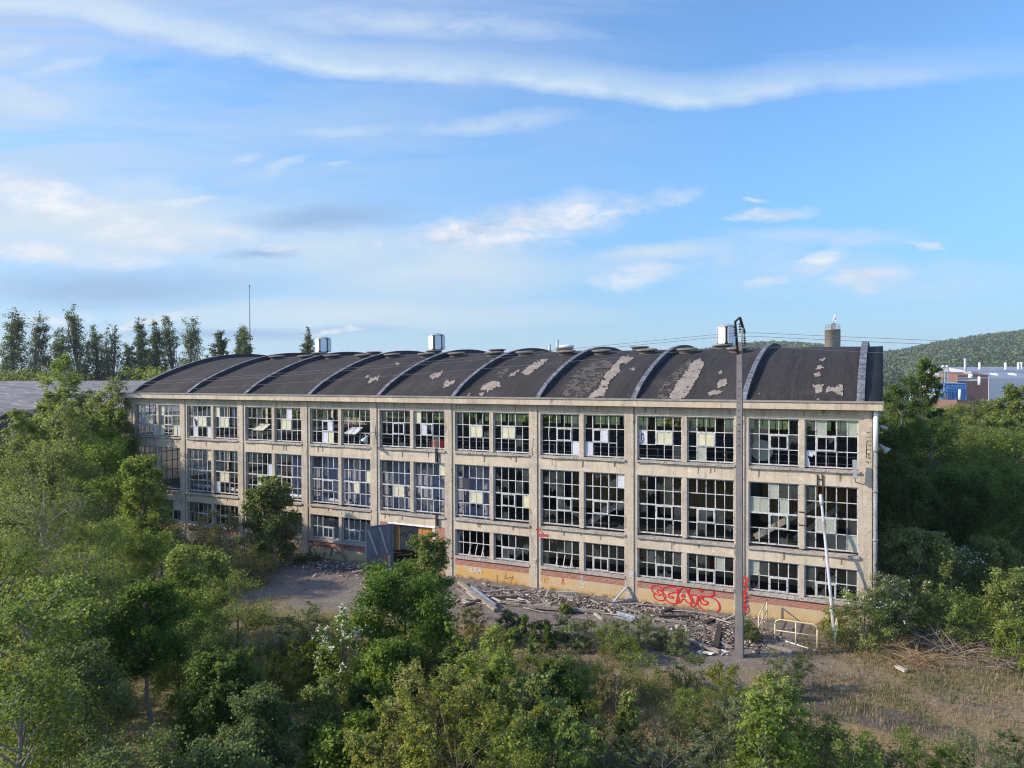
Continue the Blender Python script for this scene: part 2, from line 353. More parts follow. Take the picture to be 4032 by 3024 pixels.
# pilasters (proud column + recessed jamb strips)
for i, x in enumerate(J):
    m = MB()
    if i == 0: m.box(-.99, -.35, -.06, .42, 0, 11.05); m.box(-.35, .0, .0, .38, 0, 11.05); m.box(0, .02, .01, .37, 0, 11.05)
    elif i == 9: m.box(x - .37, x, -.06, .42, 0, 11.05); m.box(x - .62, x - .37, 0, .38, 0, 11.05)
    else: m.box(x - .53, x, -.06, .42, 0, 11.05); m.box(x, x + .2, 0, .38, 0, 11.05)
    m.build('pilaster', MAT['pilaster'], fb)
xr = [(J[i] + .2 if i else .02, J[i + 1] - (.53 if i < 8 else .62)) for i in range(9)]
for i, (a, b) in enumerate(xr):
    # the lintel under the cornice is one panel; a thin joint of shadow against each pilaster
    MB().box(a, b, .0, .32, 10.52, 10.66).build('lintel', MAT['concrete'], fb)
    MB().box(a, b, -.012, .32, 10.66, 11.05).build('frieze_panel', MAT['lintel'], fb)
    MB().box(a, b, .0, .32, 7.18, 7.86).build('spandrel', MAT['concrete'], fb)
    MB().box(a, b, .0, .32, 3.05, 3.60).build('spandrel', MAT['concrete'], fb)
    for z in (7.86, 3.60):
        m = MB(); k = 10                                                   # crumbling sill: uneven front edge
        xs = np.linspace(a - .06, b + .06, k + 1)
        yy = -.13 + rng.normal(0, .02, k + 1); zz = z + .14 + rng.normal(0, .012, k + 1); zb = z + .015 + np.abs(rng.normal(0, .015, k + 1))
        for q in range(k):
            m.hexa([(xs[q], yy[q], zb[q]), (xs[q + 1], yy[q + 1], zb[q + 1]), (xs[q + 1], .3, zb[q + 1]), (xs[q], .3, zb[q]),
                    (xs[q], yy[q], zz[q]), (xs[q + 1], yy[q + 1], zz[q + 1]), (xs[q + 1], .3, zz[q + 1] + .03), (xs[q], .3, zz[q] + .03)])
        m.build('sill', MAT['sill'], fb)
    if i != 4:
        MB().box(a, b, .0, .30, 0, .78).build('plinth', MAT['plinth'], fb)
        MB().box(a, b, .004, .30, .78, 1.21).build('brick_band', MAT['brick'], fb)
        MB().box(a - .03, b + .03, -.10, .3, 1.21, 1.37).build('sill', MAT['sill'], fb)
# door bay masonry
a, b = xr[4]
MB().box(a, 25.0, .004, .3, 0, 3.05).box(28.72, b, .004, .3, 0, 3.05).build('brick_pier', MAT['brick'], fb)
MB().box(25.0, 25.22, -.015, .3, 0, 2.96).box(28.5, 28.72, -.015, .3, 0, 2.96).build('door_frame', MAT['concrete'], fb)
MB().box(25.0, 28.72, -.05, .3, 2.96, 3.05).build('door_lintel', MAT['cowl'], fb)

# windows: five columns of panes; codes per row ('.' broken out)
COD = {
 (0, 2): ['.y.b.', '.wyy.', '....w'], (1, 2): ['yg...', '.....', 'y..yw'], (2, 2): ['.g...', '.tyyb', '.w..w'], (3, 2): ['y....', '.yy..', '.....'],
 (4, 2): ['..g..', '..OO.', '.....'], (5, 2): ['..w..', '.yy..', '.....'], (6, 2): ['.....', '...w.', '..wy.'], (7, 2): ['.....', '.OO..', '.....'],
 (8, 2): ['g...b', '.....', '...b.'], (9, 2): ['y....', '.wb..', '.....'], (10, 2): ['g..b.', '..yyb', '.....'], (11, 2): ['.....', '.yy..', '.....'],
 (12, 2): ['....g', '.....', '....w'], (13, 2): ['.....', '..w..', 'w....'], (14, 2): ['b....', 'w.yy.', '.....'], (15, 2): ['g...g', '.yy..', '.p...'],
 (16, 2): ['g....', '.....', '.....'], (17, 2): ['.p.gp', '.....', 't....'],
 (0, 1): ['.....', '.b...', '.....', '.....'], (1, 1): None, (2, 1): ['..g.y', '.....', '....b', '.....'], (3, 1): ['..g.g', '.....', '.yy..', 'w....'],
 (4, 1): ['g....', '....w', '..yg.', '.....'], (5, 1): ['.....', '.....', '.....', '.....'], (6, 1): ['..b..', '.....', '.....', '.....'], (7, 1): ['.....', '....y', '..y..', '.....'],
 (8, 1): ['g....', '.....', '..yy.', '.....'], (9, 1): ['bb..y', '.....', '.....', '.....'], (10, 1): ['b.bg.', '.....', '..yy.', '.....'], (11, 1): ['.....', '.....', '....y', '.....'],
 (12, 1): ['bgg..', '.bg..', '...b.', 'b....'], (13, 1): ['....w', '.....', '..b..', '.....'], (14, 1): ['...g.', '...g.', '....g', '...b.'], (15, 1): ['.....', '.....', '...g.', '.b...'],
 (16, 1): ['..pg.', 'pp.p.', '.....', '.....'], (17, 1): ['g....', '.....', '.pp.g', '..g.p'],
 (0, 0): ['.....', '.....'], (1, 0): ['..gyw', '.....'], (2, 0): ['gg...', '.....'], (3, 0): ['.....', '.....'], (4, 0): ['.w...', '.....'], (5, 0): ['p....', 'b....'],
 (6, 0): ['.....', '.....'], (7, 0): ['..bb.', '..bb.'], (10, 0): ['b....', '.OO..'], (11, 0): ['....b', '....b'], (12, 0): ['..b..', '..OO.'], (13, 0): ['.b...', '.....'],
 (14, 0): ['.gb..', '...b.'], (15, 0): ['.b.p.', '.....'], (16, 0): ['p....', '.....'], (17, 0): ['..b..', '.....'],
}
YW = .13
def window(w, f):
    i, right = w // 2, w % 2
    a, b = xr[i]; mid0 = J[i] + 2.70 if i else 2.62
    mid0 = a + (b - a) * .475; mid1 = mid0 + .26
    x0, x1 = (mid1, b) if right else (a, mid0)
    z0, z1, nr = ZL[f]; rows = COD.get((w, f))
    m = MB(); fr = .07
    m.box(x0, x1, YW, YW + .06, z0, z0 + fr); m.box(x0, x1, YW, YW + .06, z1 - fr, z1)
    m.box(x0, x0 + fr, YW, YW + .06, z0 + fr, z1 - fr); m.box(x1 - fr, x1, YW, YW + .06, z0 + fr, z1 - fr)
    xs = np.linspace(x0 + fr * .5, x1 - fr * .5, 6); zs = np.linspace(z1 - fr * .5, z0 + fr * .5, nr + 1)
    hop = (1 if right else 2); hr = {3: 1, 4: 2, 2: 1}[nr]
    if rows is None:
        rows = ['.....'] * nr
        o = m.build('window', MAT['frame'], fb); return o
    rnd = random.Random(w * 7 + f)
    for k in range(1, 5):
        wd = .056 if k in (hop, hop + 2) else .038
        for r_ in range(nr):
            if k == hop + 1 and r_ == hr and 'O' in rows[r_]: continue
            if rnd.random() < .05: continue
            bend = rnd.uniform(-.035, .035) if rnd.random() < .12 else 0
            if bend:
                zm = (zs[r_] + zs[r_ + 1]) / 2; m.bar((xs[k], YW + .03, zs[r_ + 1]), (xs[k] + bend, YW + .01, zm), wd, .042).bar((xs[k] + bend, YW + .01, zm), (xs[k], YW + .03, zs[r_]), wd, .042); continue
            m.box(xs[k] - wd / 2, xs[k] + wd / 2, YW + .008, YW + .05, zs[r_ + 1], zs[r_])
    for r_ in range(1, nr):
        for k in range(5):
            wd = .044
            if rnd.random() < .02: continue
            m.box(xs[k], xs[k + 1], YW + .004, YW + .054, zs[r_] - wd / 2, zs[r_] + wd / 2)
    if nr == 4: m.box(x0, x1, YW - .015, YW - .001, zs[2] - .045, zs[2] + .045)
    # opening light frame
    hx0, hx1, hz0, hz1 = xs[hop] + .02, xs[hop + 2] - .02, zs[hr + 1] + .02, zs[hr] - .02
    opened = 'O' in rows[hr]
    o = m.build('window', MAT['frame'], fb)
    cs = MB(); cw = .075
    if not opened:
        cs.box(hx0, hx1, YW - .03, YW - .002, hz1 - cw, hz1).box(hx0, hx1, YW - .03, YW - .002, hz0, hz0 + cw)
        cs.box(hx0, hx0 + cw, YW - .03, YW - .002, hz0 + cw, hz1 - cw).box(hx1 - cw, hx1, YW - .03, YW - .002, hz0 + cw, hz1 - cw)
        cs.build('casement', MAT['frame'], o)
    else:
        h = hz1 - hz0; ang = R(62 if f == 2 else 25); dy, dz = -math.sin(ang) * h * .55, math.cos(ang) * h * .55
        yc, zc = YW - .02, (hz0 + hz1) / 2 - (.25 if f == 2 else 0)
        A = np.array((hx0, yc + dy, zc - dz)); B = np.array((hx1, yc + dy, zc - dz)); C2 = np.array((hx1, yc - dy, zc + dz)); D2 = np.array((hx0, yc - dy, zc + dz))
        for p, q in ((A, B), (B, C2), (C2, D2), (D2, A)): cs.bar(p, q, .06, .05)
        cs.bar((A + B) / 2, (C2 + D2) / 2, .045)
        if f == 2: cs.face([A, (A + B) / 2, (C2 + D2) / 2, D2], 1); cs.face([(A + B) / 2, B, C2, (C2 + D2) / 2], 1)
        cs.build('casement', [MAT['frame'], MAT['yellow'] if w == 4 else MAT['white']], o)
    # panes that are left
    pn = MB(); mi = {'g': 0, 'b': 0, 'y': 1, 'w': 2, 'p': 3, 't': 2}; any_ = False
    for r_ in range(nr):
        for k in range(5):
            c = rows[r_][k]
            if c == '.' and rnd.random() < (.10 if f == 2 else .2): c = rnd.choice('bbg')
            if c in '.O': continue
            any_ = True
            yo = YW - .012 if r_ == hr and k in (hop, hop + 1) and c != 'b' else YW + .03
            q = .025
            px0, px1, pz0, pz1 = xs[k] + q, xs[k + 1] - q, zs[r_ + 1] + q, zs[r_] - q
            W, H = px1 - px0, pz1 - pz0
            if c in 'gywp': pn.face([(px0, yo, pz0), (px1, yo, pz0), (px1, yo + (.0 if c == 'g' else rnd.uniform(-.004, .02)), pz1), (px0, yo, pz1)], mi[c])
            else:                                                           # jagged leftovers
                top = []
                kk = 6; cut = rnd.uniform(.25, .6); sgn = rnd.choice((0, 1))
                for u in range(kk + 1):
                    v = cut + rnd.uniform(-.22, .22) + (.25 if u in ((0,) if sgn else (kk,)) else 0)
                    top.append((px0 + W * u / kk, min(max(v, .05), .97)))
                if c == 't' or rnd.random() < .5: pn.face([(px0, yo, pz1), *[(x, yo, pz1 - H * v) for x, v in top], (px1, yo, pz1)], mi[c])
                else: pn.face([(px0, yo, pz0), *[(x, yo, pz0 + H * v) for x, v in top], (px1, yo, pz0)][::-1], mi[c])
                if c == 't': pn.face([(px0, yo - .01, pz0), (px0 + W * .45, yo - .01, pz0), (px0 + W * .3, yo - .03, pz0 + H * .5), (px0, yo - .01, pz0 + H * .9)], mi[c])
    if any_: pn.build('panes', [MAT['glass'], MAT['yellow'], MAT['white'], MAT['pale']], o)
    return o
for w in range(18):
    for f in range(3):
        if f == 0 and w in (8, 9): continue
        window(w, f)
for i, (a, b) in enumerate(xr):
    c0 = a + (b - a) * .475
    for f in range(3):
        if f == 0 and i == 4: continue
        MB().box(c0, c0 + .26, .015, .34, ZL[f][0] - .04, ZL[f][1]).build('mullion', MAT['pilaster'], fb)
# rust-banded mullion of the last bay
c0 = xr[8][0] + (xr[8][1] - xr[8][0]) * .475
MB().box(c0 - .02, c0 + .28, -.012, .01, 5.05, 5.11).box(c0 - .02, c0 + .28, -.012, .01, 5.72, 5.78).build('mullion_clamp', MAT['rust_dark'], fb)
# cornice with a lip
MB().box(-1.39, 54.57, -.5, .1, 11.05, 11.40).build('cornice', MAT['cornice'], fb)
MB().box(-1.43, 54.61, -.56, .3, 11.40, 11.47).build('cornice_lip', MAT['lip'], fb)
MB().box(-1.39, 54.57, .1, .5, 11.05, 11.38).build('wall_plate', MAT['inner'], fb)
# vault shell
XL, XR_ = -1.0, 54.55
ny_ = 40; ys = np.linspace(-.02, 26.02, ny_ + 1); m = MB()
xsv = np.linspace(XL, XR_, 57)
V = []; Fv = []
for x in xsv:
    for y in ys: V.append((x, y, vz(y) + .012 * math.sin(x * 2.1 + y) + .01 * math.sin(x * 5.3 - y * 1.7)))
no = len(V)
for i in range(len(xsv) - 1):
    for j in range(ny_):
        a = i * (ny_ + 1) + j; Fv.append((a, a + ny_ + 1, a + ny_ + 2, a + 1))
for x in (XL, XR_):
    for y in ys: V.append((x, y, vz(y) - .16))
b0 = no; b1 = no + ny_ + 1; e1 = (len(xsv) - 1) * (ny_ + 1)
for j in range(ny_):
    Fv.append((b0 + j, b0 + j + 1, b1 + j + 1, b1 + j)); Fv.append((b0 + j, j, j + 1, b0 + j + 1)); Fv.append((b1 + j, b1 + j + 1, e1 + j + 1, e1 + j))
roof = link('roof', np_mesh('roof', V, Fv), MAT['bitumen'], fb)
# ribs
ribx = [-.75] + [J[i] - .1 for i in range(1, 9)] + [53.55]
for i, x in enumerate(ribx):
    w = .28 if i < 9 else .36
    m = MB(); n = 36; yy = np.linspace(.0, 26., n + 1); h = .32
    for k in range(n):
        p, q = yy[k], yy[k + 1]; za, zb = vz(p), vz(q)
        hp, hq = h * min(1, .35 + p / 2.), h * min(1, .35 + q / 2.)
        x0, x1 = x - w / 2, x + w / 2
        m.face([(x0, p, za + hp), (x1, p, za + hp), (x1, q, zb + hq), (x0, q, zb + hq)], 1)
        m.face([(x1, p, za - .05), (x1, q, zb - .05), (x1, q, zb + hq), (x1, p, za + hp)], 0)
        m.face([(x0, p, za - .05), (x0, p, za + hp), (x0, q, zb + hq), (x0, q, zb - .05)], 0)
    m.face([(x - w / 2, 0, vz(0) - .05), (x + w / 2, 0, vz(0) - .05), (x + w / 2, 0, vz(0) + h * .35), (x - w / 2, 0, vz(0) + h * .35)], 1)
    m.build('rib', [MAT['rib_side'], MAT['rib_top']], roof)
# round covers on the crown
for i in range(1, 8):
    for dx, y in ((.75, 9.), (4.0, 9.), (2.4, 12.6), (.75, 16.8), (4.0, 16.8)):
        x = J[i] + dx + .15; z = vz(y) - .02
        sl = -(-2 * 3.4 * (y - 13) / 169) * .7
        m = MB(); m.lathe((0, 0, 0), [(.53, -.12), (.54, .20)], 20)
        o = m.build('roof_cover', MAT['kerbring'], fb); o.location = (x, y, z); o.rotation_euler = (-sl * .9, 0, 0)
        lid = MB().lathe((0, 0, 0), [(.56, .20), (.70, .21), (.71, .28), (.64, .31), (.3, .33)], 24).build('lid', MAT['disc'], o)
# bare patches where the felt has peeled (traced outlines laid on the vault)
def on_roof(px, py):
    d = ray(px, py); lo = None
    for t in np.arange(30, 90, .05):
        P = CAM + t * d
        if P[1] > -.05 and P[2] < vz(P[1]) + .03:
            for s in np.arange(t - .05, t + .001, .002):
                Q = CAM + s * d
                if Q[2] < vz(Q[1]) + .03: return Q
            return P
    return None
patches = [
 (3, 'bare', [(815, 290), (870, 250), (970, 262), (905, 325), (835, 320), (830, 370), (835, 410), (760, 470), (720, 520), (690, 640), (530, 655), (560, 610), (640, 560), (660, 490), (705, 480), (680, 450), (720, 400), (790, 330)]),
 (3, 'bare', [(1545, 300), (1605, 270), (1650, 310), (1620, 400), (1480, 640), (1410, 665), (1300, 665), (1340, 590), (1450, 430)]),
 (3, 'bare_dull', [(1290, 470), (1500, 290), (1540, 300), (1430, 440), (1330, 590), (1290, 665), (1190, 665), (1230, 560)]),
 (3, 'bare_dull', [(420, 400), (560, 300), (700, 290), (790, 300), (700, 400), (640, 500), (540, 600), (470, 645), (260, 645), (330, 520)]),
 (3, 'bare', [(1800, 480), (1875, 468), (1860, 540), (1780, 560)]), (3, 'bare', [(1690, 600), (1760, 575), (1830, 590), (1810, 620), (1700, 628)]),
 (3, 'bare', [(1790, 405), (1830, 400), (1825, 425), (1795, 425)]), (3, 'bare', [(930, 370), (980, 364), (985, 380), (940, 384)]),
 (2, 'bare', [(1660, 480), (1700, 450), (1790, 390), (1890, 355), (1900, 365), (1800, 450), (1720, 500), (1690, 490)]),
 (2, 'bare', [(1550, 505), (1600, 480), (1650, 455), (1645, 470), (1600, 505)]),
 (2, 'bare_dull', [(1410, 520), (1500, 440), (1570, 425), (1560, 460), (1490, 525)]),
 (2, 'bare', [(1300, 630), (1330, 590), (1420, 550), (1480, 560), (1490, 605), (1440, 605), (1380, 640)]),
 (2, 'bare', [(865, 520), (880, 500), (980, 460), (960, 510), (900, 535)]), (2, 'bare', [(975, 610), (1000, 550), (1090, 548), (1060, 590), (1010, 605)]),
 (2, 'bare', [(325, 580), (345, 530), (430, 512), (420, 535), (370, 555)]), (2, 'bare', [(300, 525), (320, 503), (342, 500), (330, 520)]),
 (2, 'bare', [(1195, 680), (1210, 655), (1225, 665), (1215, 682)]), (2, 'bare', [(1295, 660), (1345, 655), (1335, 682), (1305, 680)]), (2, 'bare', [(570, 402), (608, 398), (600, 408), (575, 410)]),
 (4, 'bare', [(1110, 850), (1130, 790), (1200, 800), (1250, 765), (1275, 790), (1275, 880), (1230, 870), (1180, 835)]),
 (4, 'bare', [(975, 775), (1090, 770), (1070, 850), (1010, 852), (1000, 800)]), (4, 'bare', [(1010, 620), (1040, 585), (1085, 600), (1060, 625)]),
 (4, 'bare', [(1045, 530), (1110, 510), (1090, 540), (1050, 545)]), (4, 'bare', [(1015, 920), (1035, 902), (1055, 915), (1040, 925)]),
 (4, 'bare', [(455, 852), (475, 852), (472, 866), (452, 866)]), (4, 'bare', [(985, 670), (1050, 650), (1060, 690), (1010, 700)]),
]
for reg, mt, poly in patches:
    pts = []
    for k in range(len(poly)):
        p, q = np.array(poly[k], float), np.array(poly[(k + 1) % len(poly)], float)
        n = max(1, int(np.linalg.norm(q - p) / 9))
        for u in range(n):
            w_ = p + (q - p) * u / n
            if u: w_ = w_ + rng.normal(0, 6.5, 2)
            pts.append(w_)
    W = [on_roof(*pz(reg, *p)) for p in pts]
    W = [w_ for w_ in W if w_ is not None]
    if len(W) < 3: continue
    # slice along y so that the sheet follows the vault
    me = bpy.data.meshes.new('bare_patch')
    import bmesh
    bm = bmesh.new(); vs = [bm.verts.new((w_[0], w_[1], 0)) for w_ in W]
    try: bm.faces.new(vs)
    except Exception: bm.free(); continue
    y0, y1 = min(w_[1] for w_ in W), max(w_[1] for w_ in W)
    for yc in np.arange(math.floor(y0) + .3, y1, .3):
        bmesh.ops.bisect_plane(bm, geom=bm.verts[:] + bm.edges[:] + bm.faces[:], plane_co=(0, yc, 0), plane_no=(0, 1, 0))
    up = .028 if mt == 'bare' else .022
    for v in bm.verts: v.co.z = vz(v.co.y) + up
    bm.normal_update()
    for f_ in bm.faces:
        if f_.normal.z < 0: f_.normal_flip()
    bm.to_mesh(me); bm.free()
    link('bare_patch', me, MAT[mt], roof)
# roof cowls
for (reg, px, py, s) in ((1, 1932, 425, 1.), (2, 928, 305, 1.05), (3, 1868, 165, 1.)):
    P = fac(*pz(reg, px, py), 13.); x = P[0]; z = vz(13.) - .05
    v = empty('ventilator', (x, 13., z)); v.parent = fb; v['label'] = {1932: 'white octagonal roof cowl closest to the poplars', 928: 'white roof cowl alone near the middle of the roof', 1868: 'white roof cowl behind the utility pole'}[px]
    MB().lathe((0, 0, 0), [(.62, 0), (.62, .18), (.42, .22), (.40, .42)], 20).build('neck', MAT['cowl'], v)
    MB().lathe((0, 0, 0), [(.50, .40), (.52, 1.62), (.50, 1.66)], 16).build('inner_drum', MAT['cowl_gap'], v)
    for k in range(6):
        t = R(60 * k + 12); c, s_ = math.cos(t), math.sin(t)
        m = MB(); w = .27; r0 = .66
        prof = [(-w, .50), (-w, 1.50), (-w * .75, 1.58), (w * .75, 1.58), (w, 1.50), (w, .50), (w * .75, .42), (-w * .75, .42)]
        def P3(u, z_, rr): return (c * rr - s_ * u, s_ * rr + c * u, z_)
        A = [P3(u, z_, r0) for u, z_ in prof]; B = [P3(u * .9, z_, r0 - .10) for u, z_ in prof]
        m.face(A[::-1] if False else A); m.face(B[::-1])
        for q in range(8): m.face([A[q], B[q], B[(q + 1) % 8], A[(q + 1) % 8]])
        m.build('baffle', MAT['cowl'], v)
    MB().lathe((0, 0, 0), [(.66, 1.60), (.62, 1.66), (.40, 1.76), (.12, 1.80)], 20).build('dome', MAT['zinc'], v)
for (reg, px, py, h, r_, mt) in ((2, 1912, 292, .75, .10, 'zinc'), (2, 1980, 292, 1.15, .09, 'zinc')):
    P = fac(*pz(reg, px, py), 15.); MB().tube([(P[0], 15., vz(15) - .1), (P[0], 15., vz(15) + h)], r_, 10).build('vent_pipe', MAT[mt], fb)
P = fac(*pz(2, 2060, 300), 13.5); MB().lathe((P[0], 13.5, vz(13.5) - .1), [(.5, 0), (.5, .45), (.58, .46), (.58, .62), (.1, .66)], 18).build('vent_stub', MAT['cowl'], fb)
# gables, rear wall, floors, inner columns
def gable(x0, x1, spans):
    m = MB(); yy = np.linspace(.42, 25.6, 31)
    for k in range(30):
        p, q = yy[k], yy[k + 1]
        for z0, z1 in spans:
            zp, zq = (vz(p) - .2, vz(q) - .2) if z1 is None else (z1, z1)
            m.hexa([(x0, p, z0), (x1, p, z0), (x1, q, z0), (x0, q, z0), (x0, p, zp), (x1, p, zp), (x1, q, zq), (x0, q, zq)])
    return m
gable(53.75, 54.06, [(0, None)]).build('gable_wall', MAT['concrete'], fb)
m = gable(-.97, -.70, [(0, 3.9), (7.15, 8.05), (10.5, None)])
for z0, z1 in ((3.9, 7.15), (8.05, 10.5)):
    for y in np.linspace(.42, 25.3, 6): m.box(-.96, -.71, y, y + .4, z0, z1)
m.build('gable_wall', MAT['concrete'], fb)
m = MB()
for z0, z1, n in ((3.9, 7.15, 4), (8.05, 10.5, 3)):
    for y in np.arange(.9, 25.4, .55): m.box(-.86, -.82, y, y + .05, z0, z1)
    for z in np.linspace(z0, z1, n + 1): m.box(-.87, -.81, .42, 25.6, z - .025, z + .025)
m.build('gable_window', MAT['bar_dark'], fb)
m = MB()
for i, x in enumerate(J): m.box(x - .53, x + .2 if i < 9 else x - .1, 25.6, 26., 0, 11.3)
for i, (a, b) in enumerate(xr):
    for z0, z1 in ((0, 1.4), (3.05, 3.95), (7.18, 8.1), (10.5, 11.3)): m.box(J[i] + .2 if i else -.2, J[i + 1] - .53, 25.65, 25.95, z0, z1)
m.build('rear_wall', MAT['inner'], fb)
for i in range(9):
    for z0, z1, nr in ((8.1, 10.5, 3), (3.95, 7.18, 4)):
        a, b = (J[i] + .2 if i else -.2), J[i + 1] - .53
        m = MB()
        for x in np.linspace(a, b, 11): m.box(x - .03, x + .03, 25.78, 25.82, z0, z1)
        for z in np.linspace(z0, z1, nr + 1): m.box(a, b, 25.79, 25.83, z - .03, z + .03)
        m.box((a + b) / 2 - .14, (a + b) / 2 + .14, 25.7, 25.9, z0, z1)
        m.build('rear_window', MAT['bar_dark'], fb)
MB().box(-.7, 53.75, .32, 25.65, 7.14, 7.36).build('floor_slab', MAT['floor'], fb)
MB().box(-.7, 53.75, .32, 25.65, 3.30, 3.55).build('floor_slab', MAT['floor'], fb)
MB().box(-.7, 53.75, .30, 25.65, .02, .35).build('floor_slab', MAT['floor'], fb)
for i in range(1, 9):
    for y in (8.8, 17.2):
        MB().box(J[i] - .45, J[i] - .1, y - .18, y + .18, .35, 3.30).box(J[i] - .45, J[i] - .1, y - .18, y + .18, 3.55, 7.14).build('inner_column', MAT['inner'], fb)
m = MB()
for z in (7.95, 8.35): m.tube([(-.5, 3.2, z), (53.5, 3.2, z)], .022, 6)
for x in np.arange(.6, 53, 1.35): m.tube([(x, 3.2, 7.36), (x, 3.2, 8.42)], .022, 6)
m.build('inner_railing', MAT['zinc'], fb)
# partitions seen through the middle windows
MB().box(15.6, 32.4, 1.05, 1.09, 3.62, 7.10).build('sheet_partition', MAT['blue_part'], fb)
m = MB()
for a, b in ((36.2, 41.4), (42.2, 47.4), (48.3, 53.4)): m.box(a, b, 4.6, 4.66, 4.2, 7.12)
m.build('corrugated_partition', MAT['brown_part'], fb)
for a_, b_, w_, h_ in (((48.2, 2.2, 3.8), (51.6, 2.2, 6.0), .18, .32), ((52.4, 3.0, 5.6), (50.2, 3.0, 3.7), .14, .26), ((38.3, 2.6, 3.7), (41.2, 2.6, 5.6), .16, .3)): MB().bar(a_, b_, w_, h_).build('fallen_beam', MAT['inner'], fb)
MB().box(31., 53.6, 6.0, 6.25, .35, 1.50).build('inner_wall', MAT['plinth'], fb)
MB().box(14., 28.5, 3.5, 3.7, .35, 2.0).build('inner_wall', MAT['cowl'], fb)
# roof-water pipes
m = MB().tube([(54.24, -.10, 0), (54.24, -.10, 9.0)], .10, 10, 0).tube([(54.24, -.10, 9.0), (54.24, -.10, 11.05)], .11, 10, 1)
for z in (2.2, 4.6, 7.0, 9.0): m.tube([(54.24, -.10, z), (54.24, -.10, z + .12)], .125, 10, 0)
m.build('downpipe', [MAT['pipe_grey'], MAT['cowl']], fb)
MB().tube([(54.12, -.10, 0), (54.12, -.10, 11.05)], .028, 6).build('conductor', MAT['black'], fb)
for reg, x, ya, yb in ((2, 927, 1140, 1262), (6, 1593, 388, 490)):
    A = fac(*pz(reg, x, ya), -.07); B = fac(*pz(reg, x, yb), -.07)
    MB().box(A[0] - .07, A[0] + .07, -.15, -.02, B[2], A[2]).build('rainwater_outlet', MAT['black'], fb)
MB().tube([(-1.02, -.1, 0), (-1.02, -.1, 11.0)], .06, 8).build('downpipe', MAT['pipe_grey'], fb)
# doors: the blue leaf stands open, the orange leaf is shut back inside
hinge = np.array((25.45, -.06)); tip = np.array((24.40, -1.62)); dd = (tip - hinge) / np.linalg.norm(tip - hinge); nn = np.array((-dd[1], dd[0])); L = np.linalg.norm(tip - hinge)
if nn[1] > 0: nn = -nn
def DP(u, z, o=0.): p = hinge + dd * u + nn * o; return (p[0], p[1], z)
dl = empty('door', (0, 0, 0)); dl.parent = fb; dl['label'] = 'slate-blue boarded leaf standing open with a hole low down'
def dbox(m, u0, u1, z0, z1, o0, o1, mi=0): m.hexa([DP(u0, z0, o0), DP(u1, z0, o0), DP(u1, z0, o1), DP(u0, z0, o1), DP(u0, z1, o0), DP(u1, z1, o0), DP(u1, z1, o1), DP(u0, z1, o1)], mi)
m = MB(); nb = 9
for k in range(nb):
    u0, u1 = L * k / nb + .006, L * (k + 1) / nb - .006
    if 1 <= k <= 3: dbox(m, u0, u1, 1.02, 2.98, 0, .03 + .006 * (k % 2)); dbox(m, u0, u1, .06, .20, 0, .03)
    else: dbox(m, u0, u1, .06, 2.98, 0, .03 + .006 * (k % 2))
m.build('boards', MAT['door'], dl)
m = MB(); dbox(m, 0, .1, .05, 3.0, .04, .075); dbox(m, L - .1, L, .05, 3.0, .04, .075); dbox(m, .1, L - .1, 2.9, 3.0, .04, .075); dbox(m, .1, L - .1, .95, 1.10, .04, .075); dbox(m, .1, L - .1, .05, .16, .04, .075)
m.build('leaf_frame', MAT['door'], dl)
m = MB()
for (u0, z0), (u1, z1) in (((.95, 2.86), (.42, 1.1)), ((L - .12, 2.8), (L - .75, 1.1))):
    m.hexa([DP(u0 - .06, z0, .042), DP(u0 + .06, z0, .042), DP(u0 + .06, z0, .07), DP(u0 - .06, z0, .07), DP(u1 - .06, z1, .042), DP(u1 + .06, z1, .042), DP(u1 + .06, z1, .07), DP(u1 - .06, z1, .07)])
m.build('brace', MAT['door_lath'], dl)
m = MB()
for k in range(4): m.box(27.32 + k * .29, 27.32 + k * .29 + .27, .16 + .02 * (k % 2), .20 + .02 * (k % 2), .4, 2.95)
o = m.build('door', MAT['orange'], fb); o['label'] = 'rusty orange sheet leaf at the far side of the doorway'
MB().box(25.26, 25.74, .32, .38, 1.15, 2.95).build('door_board', MAT['ochre'], fb)

# ------------------------------------------------------------------ graffiti
def ribbon(m, pts, w, y0, mi=0, closed=False):
    P = np.array(pts, float)
    # smooth once (Chaikin)
    for _ in range(2):
        Q = []
        for k in range(len(P) - 1):
            Q += [P[k] * .75 + P[k + 1] * .25, P[k] * .25 + P[k + 1] * .75]
        P = np.array([P[0]] + Q + [P[-1]])
    T = np.gradient(P, axis=0); T /= (np.linalg.norm(T, axis=1, keepdims=True) + 1e-9); N = np.stack([-T[:, 1], T[:, 0]], 1)
    for k in range(len(P) - 1):
        y = y0 - k * .00012
        a, b = P[k] - T[k] * .004, P[k + 1] + T[k + 1] * .004
        m.face([(a[0] + N[k][0] * w / 2, y, a[1] + N[k][1] * w / 2), (a[0] - N[k][0] * w / 2, y, a[1] - N[k][1] * w / 2),
                (b[0] - N[k + 1][0] * w / 2, y, b[1] - N[k + 1][1] * w / 2), (b[0] + N[k + 1][0] * w / 2, y, b[1] + N[k + 1][1] * w / 2)], mi)
def circ(cx, cy, rx_, ry=None, n=12): return [(cx + rx_ * math.cos(2 * math.pi * k / n), cy + (ry or rx_) * math.sin(2 * math.pi * k / n)) for k in range(n + 1)]
def graf(reg, strokes, w, mat, y=-.012, label=None):
    m = MB()
    for q, s in enumerate(strokes):
        W = [fac(*pz(reg, *p), y) for p in s]; ribbon(m, [(p[0], p[2]) for p in W], w, y - q * .0016)
    o = m.build('graffiti', MAT[mat], fb)
    if label: o['label'] = label
    return o
